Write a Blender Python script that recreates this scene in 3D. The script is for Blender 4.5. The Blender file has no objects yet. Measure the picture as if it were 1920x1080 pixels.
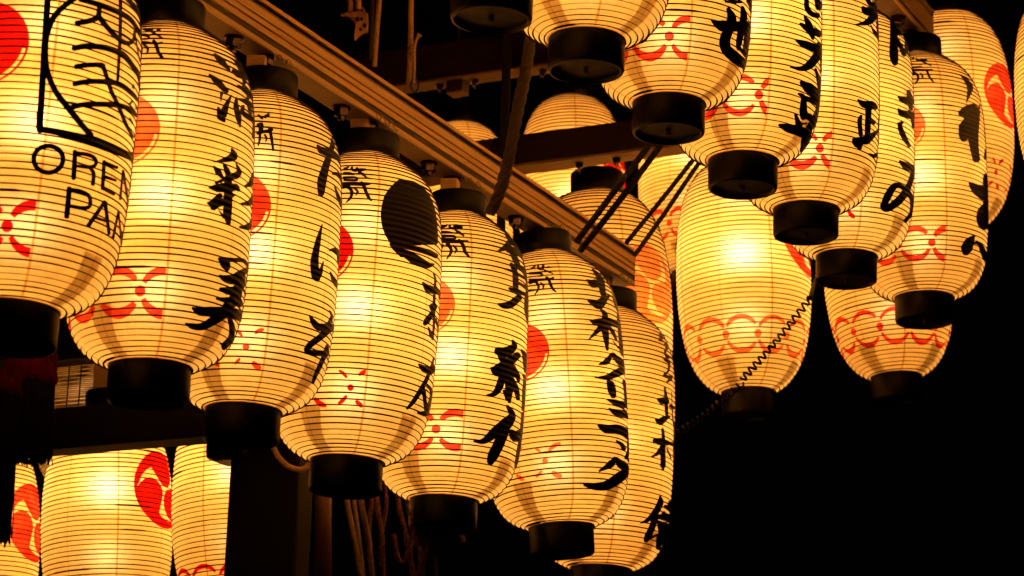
import bpy, bmesh, math, random
from mathutils import Vector, Matrix
R = math.radians
rnd = random.Random(7)
scene = bpy.context.scene
COL = scene.collection

# ------------------------------------------------------------------ camera, sky, sun, exposure
CAM_Z = 1.6
F_PX, PITCH, ROLL = 4900.0, 16.0, 1.85
cam_d = bpy.data.cameras.new('camera')
cam = bpy.data.objects.new('camera', cam_d); COL.objects.link(cam)
cam_d.sensor_width = 36.0
cam_d.lens = F_PX / 1920 * 36
cam_d.clip_start, cam_d.clip_end = 0.1, 500
_p, _r = R(PITCH), R(ROLL)
_f = Vector((0, math.cos(_p), math.sin(_p))); _u = Vector((0, -math.sin(_p), math.cos(_p))); _x = Vector((1, 0, 0))
_rt = _x * math.cos(_r) + _u * math.sin(_r); _up = _u * math.cos(_r) - _x * math.sin(_r)
cam.matrix_world = Matrix(((_rt.x, _up.x, -_f.x, 0), (_rt.y, _up.y, -_f.y, 0), (_rt.z, _up.z, -_f.z, CAM_Z), (0, 0, 0, 1)))
cam_d.dof.use_dof = True
cam_d.dof.focus_distance = 4.9
cam_d.dof.aperture_fstop = 9.0
scene.camera = cam

world = bpy.data.worlds.new('World'); scene.world = world
world.use_nodes = True
wn = world.node_tree.nodes
sky = wn.new('ShaderNodeTexSky'); sky.sky_type = 'NISHITA'; sky.sun_disc = False
sky.sun_elevation = R(2); sky.sun_rotation = R(200)
wn['Background'].inputs['Strength'].default_value = 0.00015
world.node_tree.links.new(sky.outputs[0], wn['Background'].inputs['Color'])
sun_d = bpy.data.lights.new('moonlight', 'SUN'); sun_d.energy = 0.002; sun_d.angle = R(0.5); sun_d.color = (1, .93, .85)
sun = bpy.data.objects.new('moonlight', sun_d); COL.objects.link(sun)
sun.rotation_euler = (R(55), 0, R(20))
scene.view_settings.view_transform = 'Standard'
scene.view_settings.look = 'None'
scene.view_settings.exposure = 0.0
scene.view_settings.gamma = 1.0
scene.view_settings.use_curve_mapping = False
cy = scene.cycles
cy.max_bounces = 12; cy.diffuse_bounces = 7; cy.glossy_bounces = 3; cy.transmission_bounces = 7; cy.transparent_max_bounces = 24
cy.caustics_reflective = False; cy.caustics_refractive = False
cy.sample_clamp_indirect = 4.0
cy.use_denoising = True
cy.use_light_tree = True

BULB_W = 7.9
BULB_COL = (1.0, 0.595, 0.25)

# ------------------------------------------------------------------ materials
def mat(name):
    m = bpy.data.materials.new(name); m.use_nodes = True
    nt = m.node_tree; nt.nodes.clear()
    out = nt.nodes.new('ShaderNodeOutputMaterial')
    return m, nt, nt.nodes, nt.links, out
def pbr(name, col, rough=.5, metal=0.0, noise=0.0, nscale=30, stretch=(1, 1, 1), bump=0.0, col2=None, spec=.5):
    m, nt, n, l, out = mat(name)
    b = n.new('ShaderNodeBsdfPrincipled'); l.new(b.outputs[0], out.inputs[0])
    b.inputs['Base Color'].default_value = (*col, 1); b.inputs['Roughness'].default_value = rough
    b.inputs['Metallic'].default_value = metal; b.inputs['Specular IOR Level'].default_value = spec
    if noise or bump:
        tc = n.new('ShaderNodeTexCoord'); mp = n.new('ShaderNodeMapping'); mp.inputs['Scale'].default_value = stretch
        nz = n.new('ShaderNodeTexNoise'); nz.inputs['Scale'].default_value = nscale; nz.inputs['Detail'].default_value = 6
        l.new(tc.outputs['Object'], mp.inputs[0]); l.new(mp.outputs[0], nz.inputs['Vector'])
        if noise:
            mx = n.new('ShaderNodeMix'); mx.data_type = 'RGBA'
            c2 = col2 or tuple(c * (1 - noise) for c in col)
            rp = n.new('ShaderNodeMapRange'); rp.inputs[1].default_value = .35; rp.inputs[2].default_value = .68
            l.new(nz.outputs[0], rp.inputs[0]); l.new(rp.outputs[0], mx.inputs[0])
            mx.inputs[6].default_value = (*col, 1); mx.inputs[7].default_value = (*c2, 1)
            l.new(mx.outputs[2], b.inputs['Base Color'])
            rr = n.new('ShaderNodeMapRange'); rr.inputs[3].default_value = rough * .8; rr.inputs[4].default_value = min(1, rough * 1.25)
            l.new(nz.outputs[0], rr.inputs[0]); l.new(rr.outputs[0], b.inputs['Roughness'])
        if bump:
            bp = n.new('ShaderNodeBump'); bp.inputs['Strength'].default_value = bump; bp.inputs['Distance'].default_value = .004
            l.new(nz.outputs[0], bp.inputs['Height']); l.new(bp.outputs[0], b.inputs['Normal'])
    return m

def paper_material():
    m, nt, n, l, out = mat('washi_paper')
    tc = n.new('ShaderNodeTexCoord'); oi = n.new('ShaderNodeObjectInfo')
    mul = n.new('ShaderNodeVectorMath'); mul.operation = 'SCALE'
    cb = n.new('ShaderNodeCombineXYZ')
    for i in range(3): l.new(oi.outputs['Random'], cb.inputs[i])
    mul.inputs['Scale'].default_value = 37.0; l.new(cb.outputs[0], mul.inputs[0])
    add = n.new('ShaderNodeVectorMath'); l.new(tc.outputs['Object'], add.inputs[0]); l.new(mul.outputs[0], add.inputs[1])
    def noise(scale, det, sc=(1, 1, 1)):
        mp = n.new('ShaderNodeMapping'); mp.inputs['Scale'].default_value = sc
        z = n.new('ShaderNodeTexNoise'); z.inputs['Scale'].default_value = scale; z.inputs['Detail'].default_value = det
        l.new(add.outputs[0], mp.inputs[0]); l.new(mp.outputs[0], z.inputs['Vector']); return z
    cloud = noise(9, 3); fibre = noise(120, 5, (1, 1, .55)); spot = noise(45, 2)
    r1 = n.new('ShaderNodeMapRange'); r1.inputs[1].default_value = .3; r1.inputs[2].default_value = .7; r1.inputs[3].default_value = .80; r1.inputs[4].default_value = 1.10
    l.new(cloud.outputs[0], r1.inputs[0])
    r2 = n.new('ShaderNodeMapRange'); r2.inputs[1].default_value = .3; r2.inputs[2].default_value = .7; r2.inputs[3].default_value = .80; r2.inputs[4].default_value = 1.14
    l.new(fibre.outputs[0], r2.inputs[0])
    r3 = n.new('ShaderNodeMapRange'); r3.inputs[1].default_value = .66; r3.inputs[2].default_value = .74; r3.inputs[3].default_value = 1.0; r3.inputs[4].default_value = .80
    l.new(spot.outputs[0], r3.inputs[0])
    m1 = n.new('ShaderNodeMath'); m1.operation = 'MULTIPLY'; l.new(r1.outputs[0], m1.inputs[0]); l.new(r2.outputs[0], m1.inputs[1])
    m2 = n.new('ShaderNodeMath'); m2.operation = 'MULTIPLY'; l.new(m1.outputs[0], m2.inputs[0]); l.new(r3.outputs[0], m2.inputs[1])
    # each of the eight glued paper panels has its own thickness
    sp = n.new('ShaderNodeSeparateXYZ'); l.new(tc.outputs['Object'], sp.inputs[0])
    an = n.new('ShaderNodeMath'); an.operation = 'ARCTAN2'; l.new(sp.outputs[0], an.inputs[0]); l.new(sp.outputs[1], an.inputs[1])
    a8 = n.new('ShaderNodeMath'); a8.operation = 'MULTIPLY'; a8.inputs[1].default_value = 4 / math.pi; l.new(an.outputs[0], a8.inputs[0])
    fl = n.new('ShaderNodeMath'); fl.operation = 'FLOOR'; l.new(a8.outputs[0], fl.inputs[0])
    ad = n.new('ShaderNodeMath'); ad.operation = 'MULTIPLY_ADD'; l.new(oi.outputs['Random'], ad.inputs[0]); ad.inputs[1].default_value = 91.0; l.new(fl.outputs[0], ad.inputs[2])
    wnz = n.new('ShaderNodeTexWhiteNoise'); wnz.noise_dimensions = '1D'; l.new(ad.outputs[0], wnz.inputs['W'])
    r4 = n.new('ShaderNodeMapRange'); r4.inputs[3].default_value = .90; r4.inputs[4].default_value = 1.05; l.new(wnz.outputs['Value'], r4.inputs[0])
    m3 = n.new('ShaderNodeMath'); m3.operation = 'MULTIPLY'; l.new(m2.outputs[0], m3.inputs[0]); l.new(r4.outputs[0], m3.inputs[1]); m2 = m3
    cs = n.new('ShaderNodeVectorMath'); cs.operation = 'SCALE'; cs.inputs[0].default_value = (.94, .56, .150); l.new(m2.outputs[0], cs.inputs['Scale'])
    tr = n.new('ShaderNodeBsdfTranslucent'); l.new(cs.outputs[0], tr.inputs['Color'])
    df = n.new('ShaderNodeBsdfDiffuse'); df.inputs['Color'].default_value = (.92, .78, .40, 1)
    rf = n.new('ShaderNodeBsdfRefraction'); rf.inputs['IOR'].default_value = 1.35; rf.inputs['Roughness'].default_value = .9
    rf.inputs['Color'].default_value = (.95, .9, .8, 1)
    a = n.new('ShaderNodeMixShader'); a.inputs[0].default_value = .68; l.new(tr.outputs[0], a.inputs[1]); l.new(df.outputs[0], a.inputs[2])
    b = n.new('ShaderNodeMixShader'); b.inputs[0].default_value = .036; l.new(a.outputs[0], b.inputs[1]); l.new(rf.outputs[0], b.inputs[2])
    l.new(b.outputs[0], out.inputs[0])
    return m

def film(name, col, var=0.0, scale=40):
    """a coat of stain or a second layer of paper that filters what shines through"""
    m, nt, n, l, out = mat(name)
    t = n.new('ShaderNodeBsdfTransparent'); t.inputs[0].default_value = (*col, 1)
    if var:
        tc = n.new('ShaderNodeTexCoord'); z = n.new('ShaderNodeTexNoise'); z.inputs['Scale'].default_value = scale; z.inputs['Detail'].default_value = 4
        l.new(tc.outputs['Object'], z.inputs['Vector'])
        rp = n.new('ShaderNodeMapRange'); rp.inputs[1].default_value = .35; rp.inputs[2].default_value = .7
        mx = n.new('ShaderNodeMix'); mx.data_type = 'RGBA'; l.new(z.outputs[0], rp.inputs[0]); l.new(rp.outputs[0], mx.inputs[0])
        mx.inputs[6].default_value = (*col, 1)
        mx.inputs[7].default_value = (min(1, col[0] * (1 + .3 * var)), min(1, col[1] * (1 + var) + .008 * var), min(1, col[2] * (1 + var)), 1)
        l.new(mx.outputs[2], t.inputs[0])
    l.new(t.outputs[0], out.inputs[0]); return m

M = {}
M['paper'] = paper_material()
M['hoop'] = pbr('split_bamboo', (.022, .009, .003), .8, spec=.1)
M['seam'] = film('paper_seam', (.66, .47, .28), .3, 60)
M['fine_seam'] = film('fine_paper_seam', (.72, .55, .36))
M['double_paper'] = film('doubled_paper', (.34, .27, .21), .5, 70)
M['patch'] = film('mended_spot', (.42, .30, .18), .3, 90)
M['red_deep'] = film('red_paint_dense', (.54, .006, .010), .6, 30)
M['red_mid'] = film('red_paint', (.74, .045, .040), 1.6, 30)
M['red_pale'] = film('red_paint_faded', (.84, .20, .13), .5)
M['red_wash'] = film('red_paint_washed', (.92, .36, .24), .4)

def ink_material():
    m, nt, n, l, out = mat('black_ink')
    b = n.new('ShaderNodeBsdfPrincipled'); b.inputs['Base Color'].default_value = (.004, .0032, .003, 1); b.inputs['Roughness'].default_value = .5; b.inputs['Specular IOR Level'].default_value = .2
    tc = n.new('ShaderNodeTexCoord'); w = n.new('ShaderNodeTexWave'); w.bands_direction = 'Z'; w.inputs['Scale'].default_value = 1 / (.0107 * 20) * math.pi * 2
    l.new(tc.outputs['Object'], w.inputs['Vector'])
    bp = n.new('ShaderNodeBump'); bp.inputs['Strength'].default_value = .6; bp.inputs['Distance'].default_value = .002
    l.new(w.outputs[0], bp.inputs['Height']); l.new(bp.outputs[0], b.inputs['Normal']); l.new(b.outputs[0], out.inputs[0]); return m
M['ink'] = ink_material()
M['lacquer'] = pbr('black_lacquer', (.0025, .002, .0018), .42, noise=.5, nscale=25, bump=.08, spec=.14)
M['lacquer_bottom'] = pbr('worn_black_board', (.005, .004, .003), .7, noise=.5, nscale=40)
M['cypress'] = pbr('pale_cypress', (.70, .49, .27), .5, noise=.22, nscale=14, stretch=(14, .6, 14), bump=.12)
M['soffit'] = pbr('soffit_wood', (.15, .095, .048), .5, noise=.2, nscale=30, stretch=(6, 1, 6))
M['brown_band'] = pbr('brown_band_wood', (.032, .017, .009), .6, noise=.3, nscale=14, stretch=(12, .6, 12))  # recessed band coloured darker than the strips around it
M['dark_groove'] = pbr('groove_black', (.004, .003, .0025), .7, spec=.2)
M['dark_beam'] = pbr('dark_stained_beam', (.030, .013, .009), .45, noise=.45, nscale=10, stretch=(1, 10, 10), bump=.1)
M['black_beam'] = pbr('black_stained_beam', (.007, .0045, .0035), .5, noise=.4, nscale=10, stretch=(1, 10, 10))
M['beam_under'] = pbr('pale_beam_edge', (.26, .165, .08), .55, noise=.3, nscale=16, stretch=(1, 10, 10))  # undersides coloured lighter than the beam faces
M['iron'] = pbr('dark_bolt_steel', (.07, .05, .045), .25, 1.0, noise=.3, nscale=60)
M['wire'] = pbr('steel_wire', (.35, .28, .22), .35, 1.0)
M['black_rope'] = pbr('black_rope', (.012, .009, .008), .85, noise=.4, nscale=200)
M['brown_rope'] = pbr('dark_brown_rope', (.028, .013, .007), .75, noise=.4, nscale=180)
M['red_rope'] = pbr('red_brown_rope', (.16, .055, .03), .75, noise=.4, nscale=180)
M['tan_rope'] = pbr('tan_rope', (.55, .37, .19), .8, noise=.35, nscale=160, bump=.4)
M['rubber'] = pbr('black_cable', (.004, .004, .004), .6, spec=.15)
M['gilt'] = pbr('gilt_fitting', (.50, .26, .09), .5, .45, noise=.35, nscale=60, bump=.4)
M['blind'] = pbr('bamboo_slat', (.30, .20, .10), .6, noise=.3, nscale=40)
M['tassel_black'] = pbr('black_silk', (.008, .006, .006), .8, spec=.1)
M['tassel_red'] = pbr('dark_red_silk', (.07, .001, .003), .8, spec=.06)
M['red_post'] = pbr('red_brown_post', (.09, .032, .018), .6, noise=.35, nscale=80)
M['asphalt'] = pbr('asphalt', (.05, .05, .05), .85, noise=.3, nscale=60)

# ------------------------------------------------------------------ mesh helpers
def mesh(name, verts, faces, mats, smooth=True, fm=None):
    me = bpy.data.meshes.new(name); me.from_pydata(verts, [], faces)
    for m in (mats if isinstance(mats, (list, tuple)) else [mats]): me.materials.append(m)
    if fm:
        for p, k in zip(me.polygons, fm): p.material_index = k
    if smooth:
        for p in me.polygons: p.use_smooth = True
    me.update(); return me
def obj(name, me, parent=None, mw=None):
    o = bpy.data.objects.new(name, me); COL.objects.link(o)
    if parent is not None: o.parent = parent
    if mw is not None: o.matrix_local = mw
    return o
def thing(name, label, cat, mw, group=None):
    o = bpy.data.objects.new(name, None); COL.objects.link(o); o.empty_display_size = .05
    o.matrix_world = mw; o['label'] = label; o['category'] = cat
    if group: o['group'] = group
    return o
def tag(o, label, cat, group=None):
    o['label'] = label; o['category'] = cat
    if group: o['group'] = group
    return o
def lathe(prof, seg=48, close=False):
    v, f = [], []
    for r, z in prof:
        for k in range(seg):
            a = 2 * math.pi * k / seg; v.append((r * math.sin(a), -r * math.cos(a), z))
    for i in range(len(prof) - 1):
        for k in range(seg):
            a, b = i * seg + k, i * seg + (k + 1) % seg
            f.append((a, b, b + seg, a + seg))
    return v, f
def tube(path, rad, seg=8, caps=True):
    """swept round section along a list of Vectors; rad a number or a list"""
    path = [Vector(p) for p in path]; n = len(path)
    rad = rad if isinstance(rad, (list, tuple)) else [rad] * n
    v, f = [], []
    t0 = (path[1] - path[0]).normalized()
    nrm = t0.orthogonal().normalized()
    for i, p in enumerate(path):
        t = (path[min(i + 1, n - 1)] - path[max(i - 1, 0)])
        if t.length < 1e-9: t = t0
        t.normalize(); nrm = (nrm - t * nrm.dot(t)).normalized(); b = t.cross(nrm)
        for k in range(seg):
            a = 2 * math.pi * k / seg
            v.append(tuple(p + (nrm * math.cos(a) + b * math.sin(a)) * rad[i]))
    for i in range(n - 1):
        for k in range(seg):
            f.append((i * seg + k, i * seg + (k + 1) % seg, (i + 1) * seg + (k + 1) % seg, (i + 1) * seg + k))
    if caps:
        f.append(tuple(reversed(range(seg)))); f.append(tuple(range((n - 1) * seg, n * seg)))
    return v, f
def join(*parts):
    V, Fc = [], []
    for v, f in parts:
        o = len(V); V += list(v); Fc += [tuple(i + o for i in q) for q in f]
    return V, Fc
def box(x0, x1, y0, y1, z0, z1, bev=0.0):
    bm = bmesh.new(); bmesh.ops.create_cube(bm, size=1)
    for q in bm.verts: q.co = ((x0 + x1) / 2 + q.co.x * (x1 - x0), (y0 + y1) / 2 + q.co.y * (y1 - y0), (z0 + z1) / 2 + q.co.z * (z1 - z0))
    if bev: bmesh.ops.bevel(bm, geom=bm.edges[:] + bm.verts[:], offset=bev, segments=2, affect='EDGES', profile=.6)
    bm.verts.index_update(); v = [tuple(q.co) for q in bm.verts]; f = [tuple(q.index for q in p.verts) for p in bm.faces]; bm.free(); return v, f
def curve(pts, n=10):
    pts = [Vector(p) for p in pts]
    P = [pts[0] * 2 - pts[1]] + pts + [pts[-1] * 2 - pts[-2]]; out = []
    for i in range(len(pts) - 1):
        a, b, c, d = P[i:i + 4]
        for k in range(n):
            t = k / n
            out.append(.5 * ((2 * b) + (c - a) * t + (2 * a - 5 * b + 4 * c - d) * t * t + (3 * b - a - 3 * c + d) * t ** 3))
    out.append(pts[-1]); return out
def arc_len(path): return sum((path[i + 1] - path[i]).length for i in range(len(path) - 1))
def resample(path, step):
    out = [path[0]]; acc = 0.0
    for i in range(len(path) - 1):
        a, b = path[i], path[i + 1]; L = (b - a).length
        while acc + L >= step:
            t = (step - acc) / L; a = a.lerp(b, t); out.append(a); L = (b - a).length; acc = 0
        acc += L
    return out
def twisted(path, r, strands=3, pitch=.05, seg=6, step=.004, lump=.36):
    """laid rope: strands wound round the path"""
    pts = resample(path, step); n = len(pts); parts = []
    frames = []; t0 = (pts[1] - pts[0]).normalized(); nrm = t0.orthogonal().normalized()
    for i, p in enumerate(pts):
        t = (pts[min(i + 1, n - 1)] - pts[max(i - 1, 0)]).normalized(); nrm = (nrm - t * nrm.dot(t)).normalized(); frames.append((p, nrm.copy(), t.cross(nrm)))
    for s in range(strands):
        pp = []
        for i, (p, a, b) in enumerate(frames):
            ph = 2 * math.pi * (s / strands + i * step / pitch)
            pp.append(p + (a * math.cos(ph) + b * math.sin(ph)) * r * lump)
        parts.append(tube(pp, r * (1 - lump), seg))
    return join(*parts)
def at(x, y, d):
    """world point seen at picture position x, y (of 1920 x 1080) at depth d metres; used only to set things at their measured place"""
    return Vector((0, 0, CAM_Z)) + (_f + _rt * ((x - 960) / F_PX) - _up * ((y - 540) / F_PX)) * d
I4 = Matrix.Identity(4)

# frame of the float: S runs along the lantern rows, N across them
ANG = R(26.5)
S = Vector((math.sin(ANG), math.cos(ANG), 0)); N = Vector((math.cos(ANG), -math.sin(ANG), 0)); Z = Vector((0, 0, 1))
def frame(p, xa=N, ya=S):
    return Matrix(((xa.x, ya.x, 0, p.x), (xa.y, ya.y, 0, p.y), (0, 0, 1, p.z), (0, 0, 0, 1)))

# ------------------------------------------------------------------ lantern data (surface coordinates: tenths of a degree round the body, tenths of a millimetre up)
LANTERN_POSE = {
    'L1': ('front', [-0.7472, 3.7959, 2.6274], [[0.98099, 0.1931, -0.0195], [-0.19314, 0.98117, -0.0], [0.01913, 0.00377, 0.99981]], 1.03),
    'L2': ('front', [-0.5839, 4.1234, 2.6265], [[0.99005, 0.1402, 0.012], [-0.14021, 0.99012, -0.0], [-0.01188, -0.00168, 0.99993]], 1.015),
    'L3': ('front', [-0.4608, 4.437, 2.6335], [[0.99461, 0.1033, -0.009], [-0.10331, 0.99465, -0.0], [0.00895, 0.00093, 0.99996]], 1.0),
    'L4': ('front', [-0.2968, 4.7638, 2.6185], [[0.99784, 0.06218, -0.021], [-0.06219, 0.99806, -0.0], [0.02096, 0.00131, 0.99978]], 1.029984301412873),
    'L5': ('front', [-0.1206, 5.0548, 2.6089], [[0.99967, 0.02385, -0.01], [-0.02385, 0.99972, 0.0], [0.01, 0.00024, 0.99995]], 1.012),
    'L6': ('front', [0.1184, 5.3759, 2.6245], [[0.99623, -0.02195, 0.0839], [0.02202, 0.99976, -0.0], [-0.08388, 0.00185, 0.99647]], 1.0266875981161696),
    'L7': ('front', [0.2158, 5.7259, 2.6009], [[0.99914, -0.03766, -0.0175], [0.03766, 0.99929, -0.0], [0.01749, -0.00066, 0.99985]], 1.025337519623234),
    'U1': ('front', [0.1144, 4.1945, 3.2468], [[0.99963, -0.02728, 0.0], [0.02728, 0.99963, -0.0], [0.0, 0.0, 1.0]], 1.0),
    'U2': ('front', [0.2743, 4.4754, 3.2389], [[0.99813, -0.06118, 0.0], [0.06118, 0.99813, -0.0], [0.0, 0.0, 1.0]], 1.0),
    'U3': ('front', [0.4364, 4.7644, 3.233], [[0.99583, -0.09122, 0.0], [0.09122, 0.99583, -0.0], [0.0, 0.0, 1.0]], 1.0107378335949766),
    'U4': ('front', [0.5915, 5.0541, 3.2326], [[0.99322, -0.11625, 0.0], [0.11625, 0.99322, -0.0], [0.0, 0.0, 1.0]], 1.0),
    'U5': ('front', [0.7253, 5.4425, 3.2538], [[0.99124, -0.13209, 0.0], [0.13209, 0.99124, -0.0], [0.0, 0.0, 1.0]], 1.0),
    'U6': ('front', [0.9573, 5.83, 3.2781], [[0.98663, -0.16202, 0.0175], [0.16204, 0.98678, -0.0], [-0.01727, 0.00284, 0.99985]], 1.03),
    'U0': ('front', [-0.0472, 3.9049, 3.2195], [[0.99993, 0.0121, -0.0], [-0.0121, 0.99993, -0.0], [0.0, 0.0, 1.0]], 1.0),
    'B5': ('back', [0.5899, 6.2664, 3.1468], [[0.9947, -0.09364, 0.04249], [0.09372, 0.9956, -0.0], [-0.0423, 0.00398, 0.9991]], 1.123265306122449),
    'B6': ('back', [0.9544, 6.2526, 3.1948], [[0.98643, -0.15057, 0.06545], [0.15089, 0.98855, 0.0], [-0.0647, 0.00988, 0.99786]], 1.0793877551020408),
    'B7': ('back', [1.1688, 6.6273, 3.702], [[0.98455, -0.17363, 0.0225], [0.17367, 0.9848, -0.0], [-0.02216, 0.00391, 0.99975]], 1.1441496598639456),
    'B8': ('back', [1.3076, 5.6787, 3.4754], [[0.9741, -0.22431, 0.0285], [0.2244, 0.9745, -0.0], [-0.02777, 0.00639, 0.99959]], 1.0),
    'B4': ('back', [0.2246, 6.0618, 2.9533], [[0.99859, -0.037, 0.03799], [0.03703, 0.99931, -0.0], [-0.03796, 0.00141, 0.99928]], 1.180952380952381),
    'B3': ('back', [0.4842, 6.7135, 3.583], [[0.99734, -0.07193, 0.012], [0.07193, 0.99741, -0.0], [-0.01197, 0.00086, 0.99993]], 1.0),
    'B2': ('back', [0.1626, 6.854, 3.586], [[0.99942, -0.0237, 0.0245], [0.02371, 0.99972, -0.0], [-0.02449, 0.00058, 0.9997]], 1.0),
    'B1': ('back', [-0.141, 7.0789, 3.5783], [[0.99879, 0.01989, 0.04498], [-0.01991, 0.9998, -0.0], [-0.04498, -0.0009, 0.99899]], 1.0),
    'C1': ('back', [-0.8894, 5.8802, 2.4256], [[0.98726, 0.14932, 0.05497], [-0.14955, 0.98875, 0.0], [-0.05435, -0.00822, 0.99849]], 1.0),
    'C2': ('back', [-0.5731, 5.7317, 2.4436], [[0.9927, 0.09926, 0.06845], [-0.0995, 0.99504, -0.0], [-0.06811, -0.00681, 0.99765]], 1.0),
    'C3': ('back', [-1.0861, 6.701, 2.9212], [[0.9849, 0.15963, 0.06695], [-0.15999, 0.98712, -0.0], [-0.06609, -0.01071, 0.99776]], 1.0),
    'C0': ('back', [-1.2175, 6.036, 2.4069], [[0.97872, 0.19741, 0.05597], [-0.19772, 0.98026, -0.0], [-0.05487, -0.01107, 0.99843]], 1.0),
}
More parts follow.
